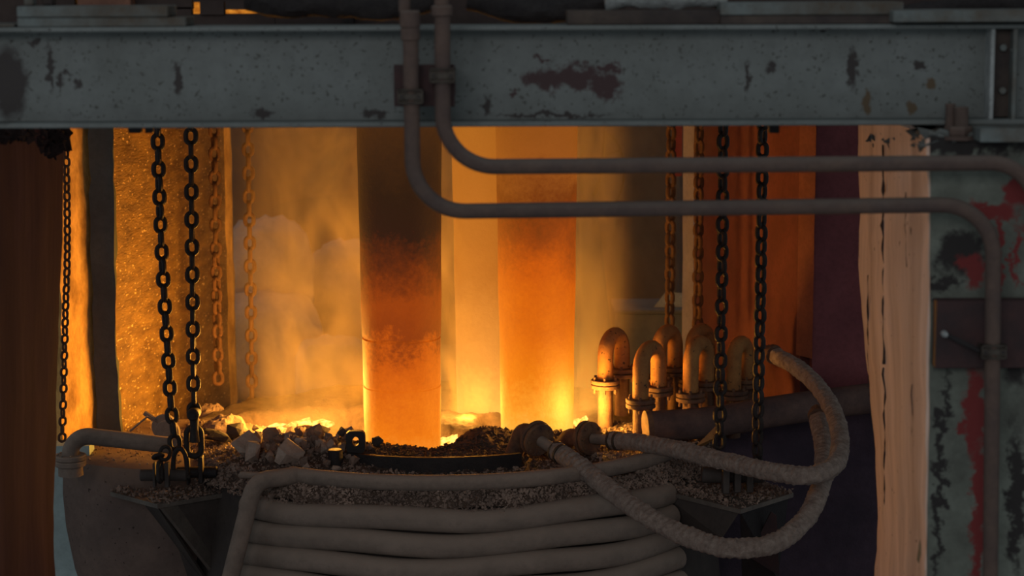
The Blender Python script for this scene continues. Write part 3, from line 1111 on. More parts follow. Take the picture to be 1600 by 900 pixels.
MB().cyl(p + Vector((-.14, 0, 0)), p + Vector((.09, 0, 0)), .032, 16, .006).build('cross_pin', M_darksteel, cn)
# shackle where the askew chain ends
sh = thing('bow_shackle', 'dark bow shackle at the foot of the askew left chain', 'shackle', at(278, 745, 11.85))
b = at(281, 712, 11.85)
w = .035
MB().tube(catmull([b + Vector((-w, 0, -.13)), b + Vector((-w * 1.1, 0, -.06)), b + Vector((-w * .8, 0, .01)), b + Vector((0, 0, .04)), b + Vector((w * .8, 0, .01)), b + Vector((w * 1.1, 0, -.06)), b + Vector((w, 0, -.13))], 5), .014, 10).build('bow', M_chain, sh)
MB().cyl(b + Vector((-w - .02, 0, -.12)), b + Vector((w + .02, 0, -.12)), .016, 10).build('pin', M_chain, sh)
# lug block with loose ring and slack link
lg = thing('lug_block', 'steel lug block with two slack links on the left bracket corner', 'lug', at(252, 760, 11.8))
for (x0, x1) in ((238, 243), (256, 264)):
    MB().box(at(x0, 724, 11.76), at(x1, 762, 11.76) + Vector((0, .05, 0)), .003).build('lug_plate', M_bracket, lg)
q = at(236, 745, 11.85)
MB().cyl(q + Vector((-.06, 0, .01)), q + Vector((.2, 0, .01)), .034, 12, .005).build('cross_pin', M_bracket, lg)
oval(at(250, 737, 11.74), RZ(1.35), .115, .075, .024, 'slack_link', M_chain, lg)
oval(at(258, 708, 11.76), RZ(.4) @ RY_(.25), .075, .078, .022, 'slack_link', M_chain, lg)
oval(at(247, 713, 11.74), RX_(1.1) @ RZ(.3), .06, .075, .022, 'slack_link', M_chain, lg)
# right bracket lugs
lr = thing('lug_block', 'steel lug plates standing on the right bracket under the hose', 'lug', at(1160, 780, 11.75))
for (x0, x1, y0, y1, YY) in ((1130, 1140, 728, 772, 11.72), (1148, 1158, 730, 770, 11.75), (1167, 1177, 732, 770, 11.78)):
    MB().box(at(x0, y0, YY), at(x1, y1, YY) + Vector((0, .09, 0)), .004).build('lug_plate', M_bracket, lr)
q = at(1110, 742, 11.85)
MB().cyl(q + Vector((-.05, 0, 0)), q + Vector((.3, 0, 0)), .045, 14, .006).build('cross_pin', M_bracket, lr)
o = MB().hull([at(1086, 698, 12.1), at(1090, 694, 12.1), at(1118, 672, 12.12), at(1124, 660, 12.12), at(1130, 664, 12.1), at(1122, 682, 12.08), at(1100, 697, 12.16), at(1124, 668, 12.18)]).build('scrap_bar', M_upipe, smooth=False, center=True)
tag(o, 'orange-lit pointed scrap piece at the foot of the right front chain', 'scrap')

# ------------------------------------------------------------------ I-beam across the top, with conduits
zt_ = at(800, 40, 7.97).z
zb_ = at(800, 198, 7.97).z
beam = thing('steel_beam', 'long grey-blue painted steel I-beam crossing the top of the opening', 'beam', (0, 8.1, zb_))
MB().box((-2.6, 8.08, zb_ + .01), (2.6, 8.11, zt_ - .01)).build('web', M_beam, beam, smooth=False)
MB().box((-2.6, 7.97, zb_), (2.6, 8.22, zb_ + .02), .004).build('flange', M_beam, beam, smooth=False)
MB().box((-2.6, 7.97, zt_ - .018), (2.6, 8.22, zt_), .004).build('flange', M_beam, beam, smooth=False)
for px in (1549, 1584):
    x = at(px, 110, 8.0).x
    MB().box((x - .007, 7.985, zb_ + .02), (x + .007, 8.08, zt_ - .018)).build('stiffener', M_lag if px == 1549 else M_plate_old, beam, smooth=False)
x = at(1568, 110, 8.06).x
MB().box((x - .045, 8.04, zb_ + .025), (x + .045, 8.075, zt_ - .022)).build('end_plate', M_plate_brown, beam, smooth=False)
for (px, py) in ((1566, 74), (1583, 78), (1565, 141)):
    c = at(px, py, 8.03)
    MB().cyl(c + Vector((0, -.02, 0)), c + Vector((0, .04, 0)), .013, 6).build('bolt', M_plate_old, beam)

YB0, YB1 = 7.98, 8.2
def on_beam(x0, x1, y0, y1, label, name, m, cat, ya=YB0, yb=YB1, bev=.004):
    a, b = at(x0, y0, ya), at(x1, y1, ya)
    o = MB().box((a.x, ya, b.z), (b.x, yb, a.z), bev).build(name, m, smooth=False, center=True)
    return tag(o, label, cat)

def on_z(x0, x1, z0, z1, label, name, m, cat, ya=YB0, yb=YB1, bev=.004, group=None):
    a, b = at(x0, 20, ya), at(x1, 20, ya)
    o = MB().box((a.x, ya, z0), (b.x, yb, z1), bev).build(name, m, smooth=False, center=True)
    return tag(o, label, cat, group)

P = YB0 / F_PX
zz = zt_
on_z(26, 290, zz, zz + .034, 'paint-stained lower plate on the left end of the beam', 'shim_plate', M_plate_old, 'plate')
on_z(26, 262, zz + .036, zz + .076, 'paint-stained upper plate on the left end of the beam', 'shim_plate', M_plate_old, 'plate')
on_z(-40, 22, zz, zz + .012, 'thin flat plate at the far left on the beam', 'shim_plate', M_plate_old, 'plate')
on_z(886, 1126, zz, zz + .052, 'long brown flat bar lying on the beam under white lagging', 'flat_bar', M_plate_brown, 'bar', YB0 + .03, YB1)
on_z(1126, 1415, zz, zz + .032, 'lower weathered plate on the beam right of the white lagging', 'shim_plate', M_plate_brown, 'plate')
on_z(1126, 1412, zz + .034, zz + .08, 'upper weathered plate with flaking pale paint, right of the lagging', 'shim_plate', M_plate_old, 'plate')
on_z(1396, 1660, zz + .008, zz + .05, 'grey plate overhanging the right end of the beam', 'shim_plate', M_plate_old, 'plate', 7.9, 8.22)
zt2p = zz + .078
on_z(38, 52, zt2p, zt2p + .12, 'short grey post standing on the upper left plate', 'post', M_plate_old, 'post', 8.02, 8.08)
on_z(66, 82, zt2p, zt2p + .12, 'dark stub standing behind the short grey post', 'post', M_plate_brown, 'post', 8.08, 8.16)
# things behind, above the beam
def lump_tube(name, label, cat, pts, r, m, seed=0, amp=.18):
    mb = MB()
    d = catmull(pts, 14)
    mb.tube(d, r, 14, rfun=lambda s, a: 1 + amp * nz(s * 9, math.cos(a) * 2, math.sin(a) * 2 + seed) + amp * .6 * nz(s * 30, a, seed))
    o = mb.build(name, m)
    return tag(o, label, cat)

UB = thing('upper_fascia', 'dark sooty machinery casing behind the top of the beam', 'casing', (0, 8.9, zz - .3))
def fas(x0, x1, y0, y1, Y, m=M_hood, name='casing_panel'):
    a, b = at(x0, y0, Y), at(x1, y1, Y)
    MB().box((a.x, Y, b.z), (b.x, Y + .06, a.z)).build(name, m, UB, smooth=False)
fas(-60, 118, -80, 60, 8.9)
fas(118, 208, -80, -2, 8.9)
fas(118, 300, 12, 60, 8.9)
fas(208, 300, -80, 14, 8.9)
fas(300, 430, -80, 3, 8.9)
fas(312, 350, 2, 23, 8.88)
fas(300, 430, 22, 60, 8.9)
fas(352, 432, 2, 15, 8.86)
fas(428, 1700, -80, 60, 8.9)
o = MB().box(at(120, -20, 8.75), at(204, 11, 8.75) + Vector((0, .1, 0)), .006).build('warm_box', M_brick, smooth=False)
tag(o, 'brick-coloured box lit from below, above the left plates', 'box')
o = MB().box(at(290, 0, 9.3), at(432, 26, 9.3) + Vector((0, .03, 0))).build('gap_glow_panel', emit_mat('gap_glow', (1.0, .38, .04), .8, (.8, .22, .02), .35, 26), smooth=False)  # emissive panel added for the orange glow, its source is unseen
tag(o, 'orange glowing panel added behind the gaps above the beam', 'glow')
lump_tube('crusted_hose', 'thick soot-crusted hose above the beam left of the conduits', 'hose', [at(390, -6, 8.45), at(440, 6, 8.42), at(520, 4, 8.4), at(600, 10, 8.42), at(690, -8, 8.45)], .055, M_black, 3)
lump_tube('crusted_hose', 'soot-crusted hose above the beam right of the conduits', 'hose', [at(735, -4, 8.45), at(800, 14, 8.42), at(870, 16, 8.4), at(960, -2, 8.4)], .05, M_black, 5)
lump_tube('crusted_hose', 'soot-crusted hose above the right end of the beam', 'hose', [at(1400, 26, 8.35), at(1470, 14, 8.35), at(1540, 4, 8.35), at(1640, 6, 8.35)], .035, M_black, 7)
lump_tube('lagging', 'rough white pipe lagging above the brown bar', 'lagging', [at(945, -4, 8.15), at(1000, -8, 8.15), at(1060, -8, 8.15), at(1135, -6, 8.15)], .045, M_lag, 9, .25)
o = MB().box(at(535, 14, 8.8), at(552, 36, 8.8) + Vector((0, .12, 0))).build('small_bracket', M_darksteel, smooth=False)
tag(o, 'small dark bracket behind the beam left of the conduits', 'bracket')
o = MB().tube(catmull([at(584, 39, 8.18), at(592, 35, 8.18), at(605, 32, 8.18), at(618, 31, 8.18), at(628, 39, 8.18)], 5), .002, 6).build('wire', M_chain_rust)
tag(o, 'thin orange wire left of the left conduit, above the beam', 'wire')

# conduits
YCND = 7.75
R_C = 12.3 * YCND / F_PX
def conduit(label, pts, rads):
    root = thing('conduit_pipe', label, 'pipe', pts[-1])
    MB().tube(fillet(pts, rads, 14), R_C, 18, rfun=lambda s, a: 1 + .02 * nz(s * 30, math.cos(a) * 2, math.sin(a) * 2)).build('pipe_run', M_conduit, root)
    return root
cA = conduit('rusty conduit making the lower long run and dropping down the right pillar', [at(641, 40, YCND), at(646, 331, YCND), at(1553, 319, YCND), at(1547, 960, YCND)], [.185, .19])
cB = conduit('rusty conduit making the upper long run below the beam', [at(691, 15, YCND), at(692, 261, YCND), at(1606, 254, YCND), at(1640, 420, YCND)], [.185, .17])
for (root, px, y0, y1, rr_) in ((cA, 640.5, 16, 44, 15.5), (cA, 641, 42, 64, 14.5), (cB, 690, 8, 26, 16)):
    p, q = at(px, y0, YCND), at(px + .4, y1, YCND)
    MB().cyl(p, q, rr_ * P, 18, .006).build('coupling', M_conduit, root)
MB().cyl(at(632, -60, YCND + .02), at(632, 18, YCND + .02), 9 * P, 14).build('pipe_end', M_conduit, cA)
MB().cyl(at(689, -60, YCND), at(690, 12, YCND), 11 * P, 14).build('pipe_end', M_conduit, cB)


def clamp(px, py, label, wpx=40, hpx=23):
    c = at(px, py, YCND - R_C - .004)
    s = YCND / F_PX
    hw, hh = wpx / 2 * s, hpx / 2 * s
    root = thing('pipe_clamp', label, 'clamp', c)
    t = .006
    for (x0, x1, z0, z1) in ((-hw, hw, hh - t, hh), (-hw, hw, -hh, -hh + t), (-hw, -hw + t, -hh, hh), (hw - t, hw, -hh, hh)):
        MB().box(c + Vector((x0, -.006, z0)), c + Vector((x1, .02, z1)), .0015).build('rim', M_clamp, root, smooth=False)
    MB().box(c + Vector((-hw, .006, -hh)), c + Vector((hw, .03, hh))).build('base_plate', M_clamp, root, smooth=False)
    mb = MB()   # waisted saddle
    for (x, z) in ((-hw * .5, hh * .8), (-hw * .25, hh * .35), (hw * .25, hh * .35), (hw * .5, hh * .8)):
        pass
    mb.hexa([c + Vector((-hw * .42, -.004, -hh * .35)), c + Vector((hw * .42, -.004, -hh * .35)), c + Vector((hw * .42, .01, -hh * .35)), c + Vector((-hw * .42, .01, -hh * .35)),
             c + Vector((-hw * .42, -.004, hh * .35)), c + Vector((hw * .42, -.004, hh * .35)), c + Vector((hw * .42, .01, hh * .35)), c + Vector((-hw * .42, .01, hh * .35))])
    mb.build('saddle', M_clamp, root, smooth=False)
    for sx in (-1, 1):
        q = c + Vector((sx * hw * .68, 0, 0))
        fo = MB().cyl(q + Vector((0, -.008, 0)), q + Vector((0, .01, 0)), .0125, 14, .002).build('bolt_boss', M_clamp, root)
        MB().cyl(q + Vector((0, -.012, 0)), q + Vector((0, 0, 0)), .006, 6).build('bolt', M_darksteel, fo)
    for sx in (-1, 1):
        MB().box(c + Vector((sx * hw * .95, .02, -hh * .8)), c + Vector((sx * hw * .66, .075, hh * .8))).build('spacer', M_clamp, root, smooth=False)
    return root

clamp(641, 151, 'cast clamp holding the left conduit to the maroon plate')
clamp(691, 118, 'cast clamp holding the second conduit, higher on the maroon plate')
clamp(1553, 550, 'cast clamp holding the conduit on the right pillar')
bp = thing('mounting_plate', 'maroon mounting plate behind the two conduits on the beam', 'plate', at(662, 165, 7.8))
a, b = at(615, 101, 7.80), at(711, 166, 7.80)
MB().box((a.x, 7.80, b.z), (b.x, 7.812, a.z), .002).build('plate_face', M_bracketplate, bp, smooth=False)
for px in (625, 700):
    c = at(px, 133, 7.81)
    MB().box((c.x - .02, 7.81, c.z - .05), (c.x + .02, 8.08, c.z + .05)).build('standoff', M_bracketplate, bp, smooth=False)
pp = thing('mounting_plate', 'dark maroon plate bolted to the right pillar', 'plate', at(1530, 575, 7.85))
a, b = at(1464, 470, 7.83), at(1650, 575, 7.83)
MB().box((a.x, 7.83, b.z), (b.x, 7.905, a.z), .003).build('plate_face', M_bracketplate, pp, smooth=False)
c = at(1476, 522, 7.81)
MB().cyl(c + Vector((0, -.01, 0)), c + Vector((0, .03, 0)), .012, 6).build('nut', M_lag, pp)
MB().cyl(c + Vector((.005, 0, -.002)), at(1532, 549, 7.76), .009, 10).build('tie_rod', M_black, pp)
MB().cyl(c + Vector((-.012, -.012, .004)), c + Vector((.008, -.012, -.003)), .008, 8).build('rod_end', M_lag, pp)

# anchor bolts and cap plate on the right pillar
ab = thing('anchor_bolt', 'pair of threaded anchor studs with a nut on the right pillar', 'bolt', at(1497, 214, 7.94))
def stud(px, y0, y1, Y, r):
    p, q = at(px, y1, Y), at(px, y0, Y)
    L = (q - p).length
    nth = 11
    path, rad = [], []
    for i in range(nth * 2 + 1):
        path.append(p.lerp(q, i / (nth * 2)))
        rad.append(r if i % 2 else r * .88)
    MB().tube(path, rad, 18).build('stud', M_conduit, ab)
stud(1502, 167, 212, 7.93, .028)
stud(1486, 161, 206, 8.0, .026) if False else stud(1485, 162, 210, 7.955, .020)
c = at(1497, 212, 7.93)
MB().cyl(c + Vector((0, 0, 0)), c + Vector((0, 0, .036)), .05, 6, .004).build('nut', M_conduit, ab)
MB().cyl(c + Vector((0, 0, -.014)), c + Vector((0, 0, 0)), .062, 20).build('washer', M_conduit, ab)
o = MB().box(at(1532, 201, 7.78), at(1680, 222, 7.78) + Vector((0, .2, 0)), .003).build('cap_plate', M_plate_old, smooth=False)
tag(o, 'grey cap plate on top of the right pillar under the beam end', 'plate')
# dusty rubble on the pillar head
mb = MB()
random.seed(9)
for i in range(150):
    u = random.random()
    Y = 7.92 + random.random() ** 2 * 1.4
    px = (1455 - (Y - 7.9) * 68) + random.uniform(-6, 70) * (1 if Y < 8.1 else .2)
    q = at(px, random.uniform(207, 236 - 14 * abs(random.random())), Y - .012)
    r = random.uniform(.008, .024)
    mb.hull([q + Vector((random.gauss(0, r), random.gauss(0, r * .6), random.gauss(0, r * .7))) for _ in range(8)])
mb.build('crust', M_plate_old, bpy.data.objects['wall_right'], smooth=False)
# hooks/stubs below the beam near chain tops
for (px, w_, lab) in ((210, 10, 'left'), (232, 6, 'middle'), (1210, 8, 'right')):
    p = at(px, 200, 8.2)
    o = MB().box(p + Vector((-w_ * .0024, 0, -.02)), p + Vector((w_ * .0024, .05, .01)), .003).build('beam_cleat', M_darksteel, smooth=False)
    tag(o, {'left': 'wider small dark cleat under the beam left of the chains', 'middle': 'narrow small dark cleat under the beam left of the chains', 'right': 'small dark cleat under the beam right of the chains'}[lab], 'cleat')

# ------------------------------------------------------------------ background
def bag(px, py, wpx, hpx, Y, label):
    c = at(px, py, Y)
    s = Y / F_PX
    mb = MB()
    n, m = 30, 22
    for i in range(m + 1):
        ph = -PI / 2 + PI * i / m
        for k in range(n):
            th = 2 * PI * k / n
            cp, sp, ct, st = math.cos(ph), math.sin(ph), math.cos(th), math.sin(th)
            g = lambda v, e: math.copysign(abs(v) ** e, v)
            x, y, z = g(cp, .6) * g(ct, .7), g(cp, .6) * g(st, .7), g(sp, .75)
            d = 1 + .10 * nz(x * 2 + px, y * 2, z * 2) + .07 * nz(x * 6 + px, y * 6, z * 3)
            mb.v.append(c + Vector((x * wpx / 2 * s * d, y * wpx / 2 * s * .8 * d, z * hpx / 2 * s * d)))
    for i in range(m):
        for k in range(n):
            l = (k + 1) % n
            mb.f.append((i * n + k, i * n + l, (i + 1) * n + l, (i + 1) * n + k))
    o = mb.build('bulk_bag', M_bag, smooth=True, center=True)
    return tag(o, label, 'bag', 'bulk bags behind the smoke')
bag(420, 430, 140, 180, 17.3, 'pale bulk bag with a rounded top right of the gold wall')
bag(415, 540, 175, 170, 16.9, 'pale bulk bag low down behind the hazy chain')
bag(545, 470, 130, 190, 17.8, 'pale bulk bag half hidden behind the front electrode')
bag(525, 590, 130, 130, 16.15, 'pale bulk bag at the bottom of the heap behind the smoke')
plat = MB().box((-6, 15.7, ZF), (6, 20.9, -.9)).build('floor_rear', M_back, smooth=False)
struct(plat, 'raised floor behind the furnace carrying the pale bags', 'floor')
p = at(1018, 512, 16.0)
tb = thing('pale_crate', 'dim blue-grey crate behind the gooseneck pipes', 'crate', (p.x, 16, -.9))
a, b = at(965, 490, 16), at(1075, 545, 16)
MB().box((a.x, 16, -.9), (b.x, 16.5, a.z), .01).build('crate_body', M_crate, tb, smooth=False)
MB().box((a.x - .03, 15.97, a.z), (b.x + .03, 16.53, a.z + .03), .006).build('crate_lid', M_crate, tb, smooth=False)
p2_ = at(1030, 470, 16.2)
MB().hull([at(1020, 482, 16.1), at(1068, 482, 16.1), at(1068, 458, 16.1), at(1040, 456, 16.1), at(1020, 482, 16.4), at(1068, 458, 16.4)]).build('wrapping', M_lag, tb, smooth=False)
# cable loop
cl = thing('cable_loop', 'thin dark cable loop hanging in the haze right of the electrodes', 'cable', at(940, 330, 15.3))
MB().tube([at(940 + 35 * math.sin(t * 2 * PI / 40) + 4 * nz(t, 2), 268 - 62 * math.cos(t * 2 * PI / 40) + 3 * nz(t, 5), 15.3) for t in range(36)], .0065, 6).build('loop', M_cable, cl)
MB().tube([Vector((at(945, 213, 15.28).x, 15.28, 3.05)), at(945, 213, 15.28), at(943, 240, 15.26), at(937, 280, 15.26), at(928, 306, 15.28)], .011, 6).build('tail', M_cable, cl)
MB().tube([at(941, 250, 15.28), at(955, 238, 15.28), at(968, 236, 15.3)], .007, 6).build('branch', M_cable, cl)
# dim background clutter on the right (dark cabinet)
o = MB().box((at(905, 300, 18).x, 18, -.9), (at(1062, 300, 18).x, 18.6, 2.2), .02).build('dark_cabinet', M_back, smooth=False)
tag(o, 'dim brown cabinet far behind the cable loop', 'cabinet')

# ------------------------------------------------------------------ stones and gravel
def rock_pts(rng, w, h, dpt, n=13):
    pts = []
    for _ in range(n):
        v = Vector((rng.gauss(0, 1), rng.gauss(0, 1), rng.gauss(0, 1))).normalized()
        k = rng.uniform(.85, 1.1)
        pts.append(Vector((v.x * w / 2 * k, v.y * dpt / 2 * k, v.z * h / 2 * k)))
    return pts


def rock(px, py, w, h, m, label, seed, extra=None, group=None, cat='stone', lift=0.0):
    rng = random.Random(seed)
    base = ray_surf(px, py + h / 2)
    s = base.y / F_PX
    W, H = w * s * 1.12, h * s * 1.15
    pts = rock_pts(rng, W, H, (W + H) / 2)
    c = base + Vector((0, (W + H) / 5, H * .40))
    o = MB().hull([c + q for q in pts]).build('stone', m, smooth=False, center=True)
    tag(o, label, cat, group)
    return o


rock(376, 699, 56, 44, M_rock_pale, 'large pale angular stone at the left of the heap', 1)
rock(391, 709, 38, 34, M_rock_pale, 'wedge-shaped pale stone leaning against the large left one', 22)
rock(449, 711, 46, 42, M_rock_pale, 'large upright pale stone in the middle of the heap', 3)
rock(367, 677, 32, 30, M_rock_dark, 'black pointed stone at the top left of the heap', 14)
rock(338, 687, 40, 22, M_rock_dark, 'long black stone left of the pointed one', 5)
rock(326, 676, 26, 14, M_rock_dark, 'flat black stone at the far left of the heap', 6)
rock(423, 683, 28, 30, M_rock_brown, 'brown pyramid-shaped stone behind the upright pale one', 17, lift=.02)
rock(397, 688, 24, 24, M_rock_brown, 'brown stone between the black and the pyramid-shaped stones', 8, lift=.02)
rock(434, 690, 20, 15, M_rock_brown, 'small brown stone above the upright pale one', 9, lift=.04)
rock(453, 682, 24, 14, M_rock_brown, 'flat brown stone on the crest of the heap', 10, lift=.06)
rock(474, 670, 25, 22, M_rock_brown, 'brown stone on the crest against the flames', 11, lift=.08)
rock(470, 692, 26, 19, M_rock_pale, 'pale oval stone right of the upright one', 12, lift=.04)
rock(492, 677, 22, 28, M_rock_brown, 'upright brown stone right of the crest', 13, lift=.06)
rock(507, 662, 18, 17, M_rock_dark, 'dark topmost stone of the heap', 34, lift=.10)
rock(513, 700, 23, 20, M_rock_pale, 'pinkish pale stone left of the pipe stub', 15, lift=.02)
rock(533, 666, 20, 18, M_rock_dark, 'dark stone near the front electrode, at the right of the crest', 16, lift=.08)
rock(414, 697, 12, 13, M_rock_brown, 'small rounded brown stone between the two large pale ones', 40)
rock(479, 730, 18, 12, M_rock_pale, 'small grey stone in front of the upright pale one', 18)
rock(525, 735, 18, 10, M_rock_pale, 'small pale stone just behind the rim pipe', 19)
rock(589, 692, 22, 15, M_rock_dark, 'dark stone at the foot of the front electrode', 20)
rock(553, 722, 22, 15, M_rock_brown, 'brown stone lying against the curved bar', 21)
rock(576, 700, 15, 11, M_rock_brown, 'small brown stone right of the eye plate', 23)
rock(545, 650, 20, 30, M_rock_brown, 'glowing-lit upright stone beside the front electrode, in the smoke', 24, lift=.05)
# background mounds lit orange in the smoke
def mound(px, py, w, h, label, seed):
    base = at_z(px, py + h / 2, -.02)
    s = base.y / F_PX
    rng = random.Random(seed)
    mb = MB()
    n, m = 28, 12
    c = base + Vector((0, w * s * .3, 0))
    for i in range(m + 1):
        ph = PI / 2 * i / m
        for k in range(n):
            th = 2 * PI * k / n
            x, y, z = math.cos(ph) * math.cos(th), math.cos(ph) * math.sin(th), math.sin(ph)
            d = 1 + .25 * nz(x * 2 + seed, y * 2, z * 2) + .12 * nz(x * 6 + seed, y * 6, z * 6)
            mb.v.append(c + Vector((x * w * s / 2 * d, y * w * s * .35 * d, z * h * s * d - .08)))
    for i in range(m):
        for k in range(n):
            l = (k + 1) % n
            mb.f.append((i * n + k, i * n + l, (i + 1) * n + l, (i + 1) * n + k))
    o = mb.build('burden_mound', M_rock_brown, smooth=False, center=True)
    return tag(o, label, 'mound')
mound(345, 655, 90, 40, 'orange-lit burden mound behind the black stones', 3)
mound(330, 628, 50, 26, 'small pale-brown mound farther back beside the straight chain', 5)

# many small stones of the heap: share one group
rng = random.Random(77)
meshes = []
for i in range(14):
    mm = M_rock_brown if i % 3 else M_rock_pale
    me = MB().hull(rock_pts(rng, 1, .8, .9, 11)).mesh('stone', False)
    me.materials.append(mm)
    meshes.append(me)
cnt = 0
while cnt < 130:
    px, py = rng.gauss(475, 45), rng.gauss(697, 14)
    if not (395 < px < 560 and 664 < py < 735):
        continue
    b0 = ray_surf(px, py)
    if height(b0.x, b0.y) < -.1:
        cnt += .2
        continue
    o = bpy.data.objects.new('stone', meshes[rng.randrange(14)])
    COL.objects.link(o)
    sz = rng.uniform(.03, .085)
    o.location = b0 + Vector((0, 0, sz * .3))
    o.scale = (sz, sz, sz)
    o.rotation_euler = (rng.uniform(0, 6), rng.uniform(0, 6), rng.uniform(0, 6))
    tag(o, 'small broken stone among the larger stones of the heap', 'stone', 'small stones of the heap')
    cnt += 1

def gravel(name, label, m, spots, seed, smin, smax, parent=None):
    rng = random.Random(seed)
    shapes = []
    for i in range(10):
        t = MB().hull(rock_pts(rng, 1, .75, .9, 8))
        shapes.append((np.array([tuple(v) for v in t.v]), t.f))
    V, Fc, off = [], [], 0
    for p in spots:
        sv, sf = shapes[rng.randrange(10)]
        q = Matrix.Rotation(rng.uniform(0, 6.28), 3, 'Z') @ Matrix.Rotation(rng.uniform(0, 6.28), 3, 'X')
        s = smin + (smax - smin) * rng.random() ** 3
        w = sv @ np.array(q).T * s + np.array(tuple(p))
        V += w.tolist()
        Fc += [tuple(i + off for i in f) for f in sf]
        off += len(sv)
    me = bpy.data.meshes.new(name)
    me.from_pydata(V, [], Fc)
    me.materials.append(m)
    o = bpy.data.objects.new(name, me)
    COL.objects.link(o)
    o['kind'] = 'stuff'
    o['label'] = label
    o['category'] = 'gravel'
    return o


rng = random.Random(5)
sp, sp2 = [], []
while len(sp) < 13000:
    a = rng.uniform(PI * .95, 2 * PI * 1.03)
    r = R_TOP * math.sqrt(rng.uniform(.06, 1.0))
    x, y = XC + r * math.cos(a), YC + r * math.sin(a)
    h = height(x, y)
    if h > -.16:
        sp.append((x, y, h + .003))
for _ in range(5500):
    a, r = rng.uniform(PI * 1.1, 2 * PI * .96), rng.uniform(1.57, 1.69)
    x, y = XC + r * math.cos(a), YC + r * math.sin(a)
    sp.append((x, y, height(x, y) + .004))
gravel('gravel_cover', 'brown gravel and dust covering the furnace roof', M_gravel, [q for q in sp if math.hypot(q[0] - XC, q[1] - YC) > 1.0 + .25 * rng.random() or q[0] < -1.0], 1, .010, .036)
gravel('dark_gravel_cover', 'dark cinders scattered over the furnace roof', M_gravel_dark, [q for q in sp if not (math.hypot(q[0] - XC, q[1] - YC) > 1.0 + .25 * rng.random() or q[0] < -1.0)], 2, .012, .045)
sp = []
def tri_spots(p, q, r, n, z, jig=.0):
    for _ in range(n):
        u, v = rng.random(), rng.random()
        if u + v > 1:
            u, v = 1 - u, 1 - v
        w = p + (q - p) * u + (r - p) * v
        sp.append((w.x, w.y, z + rng.uniform(0, jig)))
bk = pL + Vector((.3, .5, 0)); bk2 = pR + Vector((.25, .45, 0))
tri_spots(pC, pL, bk, 500, ZB, .02); tri_spots(pC, bk, bk2, 900, ZB, .03); tri_spots(pC, pR, bk2, 500, ZB, .02)
gravel('bracket_gravel', 'brown gravel piled on the left bracket round the lugs', M_gravel, sp, 3, .010, .035)
sp = []
bk = qL + Vector((-.1, .45, 0)); bk2 = qR + Vector((-.25, .5, 0))
tri_spots(qC, qL, bk, 700, ZB, .03); tri_spots(qC, bk, bk2, 700, ZB, .03); tri_spots(qC, qR, bk2, 400, ZB, .02)
gravel('bracket_gravel', 'dark reddish gravel piled on the right bracket under the hose', M_gravel, sp, 4, .010, .035)
sp = []
for _ in range(900):
    a, r = rng.uniform(0, 2 * PI), .64 * math.sqrt(rng.random())
    sp.append((cx + r * math.cos(a), cy + r * math.sin(a), pz + .005))
gravel('shell_gravel', 'fine gravel on the rounded shell beside the elbow pipe', M_gravel, sp, 6, .008, .026)

# ------------------------------------------------------------------ glowing slag lumps, flames and smoke
rng = random.Random(3)
for i, (px, py, w_, lab) in enumerate(((475, 662, 34, 'bright glowing slag behind the crest of the stone heap'), (425, 668, 22, 'bright glowing slag behind the pyramid-shaped stone'),
                                       (700, 688, 20, 'white-hot slag at the right foot of the front electrode'), (918, 655, 30, 'glowing slag right of the bright electrode'))):
    b0 = at_z(px, py, -.06)
    s = b0.y / F_PX
    mb = MB()
    for k in range(9):
        c_ = b0 + Vector((rng.gauss(0, w_ * s * .4), rng.gauss(0, w_ * s * .3), rng.uniform(-.03, .0)))
        r_ = rng.uniform(.012, .035)
        mb.hull([c_ + Vector((rng.gauss(0, r_), rng.gauss(0, r_), rng.gauss(0, r_ * .5))) for _ in range(14)])
    o = mb.build('hot_slag', M_ember, smooth=False, center=True)
    tag(o, lab, 'slag')


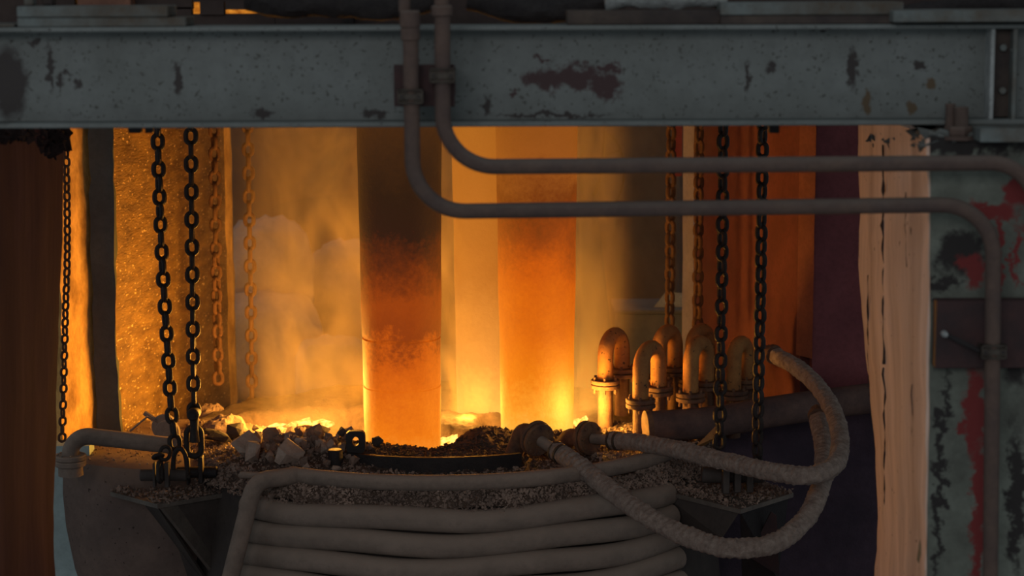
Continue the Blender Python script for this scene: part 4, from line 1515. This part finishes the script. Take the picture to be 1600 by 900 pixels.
def smoke_mat():
    m = bpy.data.materials.new('furnace_smoke')
    t = NT(m)
    pos = t.n('ShaderNodeTexCoord').outputs['Object']
    sx = t.n('ShaderNodeSeparateXYZ', {0: pos})
    x, y, z = sx.outputs[0], sx.outputs[1], sx.outputs[2]
    mp = t.n('ShaderNodeMapping', {'Vector': pos, 'Scale': (1.5, 1.2, .75)}).outputs[0]
    n1 = t.noise(mp, 1.9, 4, .58, 1.1)
    dens = t.mapr(n1, .41, .60, .10, 1.1, True)
    mx = t.math('MAXIMUM', t.mapr(t.math('ABSOLUTE', t.math('ADD', x, .50)), .85, 1.35, 1, .12, True), t.mapr(t.math('ABSOLUTE', t.math('SUBTRACT', x, .46)), .08, .38, 1.7, 0, True))
    my = t.mapr(y, 13.25, 13.8, .0, 1, True)
    mz = t.mapr(z, .0, 2.6, 1.15, .75)
    d = t.math('MULTIPLY', t.math('MULTIPLY', dens, mx), t.math('MULTIPLY', my, mz))
    d = t.math('MULTIPLY', d, SMOKE)
    v = t.n('ShaderNodeVolumePrincipled', {'Color': (.96, .72, .40, 1), 'Density': d, 'Anisotropy': .15, 'Absorption Color': (.9, .6, .3, 1)})
    t.out(vol=v.outputs[0])
    return m


SMOKE = .8
o = MB().box((-2.0, 12.72, -.2), (1.3, 15.1, 2.95)).build('smoke', smoke_mat(), smooth=False)
tag(o, 'orange-lit smoke drifting round and behind the electrodes', 'smoke', kind='stuff')


def flame_mat():
    m = bpy.data.materials.new('flames')
    t = NT(m)
    pos = t.n('ShaderNodeTexCoord').outputs['Object']
    sx = t.n('ShaderNodeSeparateXYZ', {0: pos})
    z = sx.outputs[2]
    mp = t.n('ShaderNodeMapping', {'Vector': pos, 'Scale': (3.2, 3.2, .8)}).outputs[0]
    n1 = t.noise(mp, 1.6, 3, .5, .4)
    acc = None
    for (ex, ey, r0, wt) in FLAMES:
        q = t.n('ShaderNodeVectorMath', {0: pos, 1: (ex, ey, 0)}, operation='SUBTRACT').outputs[0]
        q = t.n('ShaderNodeVectorMath', {0: q, 1: (1 / r0, 1 / r0, 0)}, operation='MULTIPLY').outputs[0]
        q = t.n('ShaderNodeVectorMath', {0: q}, operation='LENGTH').outputs['Value']
        q = t.mapr(q, .5, 1.0, wt, 0, True)
        acc = q if acc is None else t.math('MAXIMUM', acc, q)
    zf = t.math('EXPONENT', t.math('MULTIPLY', z, -3.2))
    e = t.math('MULTIPLY', t.math('MULTIPLY', acc, zf), t.mapr(n1, .35, .7, .25, 1.0))
    e = t.math('MULTIPLY', e, FLAME)
    em = t.n('ShaderNodeEmission', {0: (1.0, .42, .06, 1), 1: e})
    t.out(vol=em.outputs[0])
    return m


FLAME = 1.0
FLAMES = [(A_C.x + .10, A_C.y + .46, .36, 1.0), (B_C.x + .02, B_C.y + .32, .44, 1.0), (C_C.x, C_C.y, .45, 1.0), (-1.30, 13.35, .40, .9), (.47, 13.44, .18, 4.5)]
o = MB().lathe([(.01, -.1), (1.15, -.1), (1.0, 1.3), (.01, 1.3)], (XC - .05, YC + .32, 0), 32).build('flames', flame_mat(), smooth=False)
tag(o, 'low yellow flames round the feet of the electrodes', 'flame', kind='stuff')
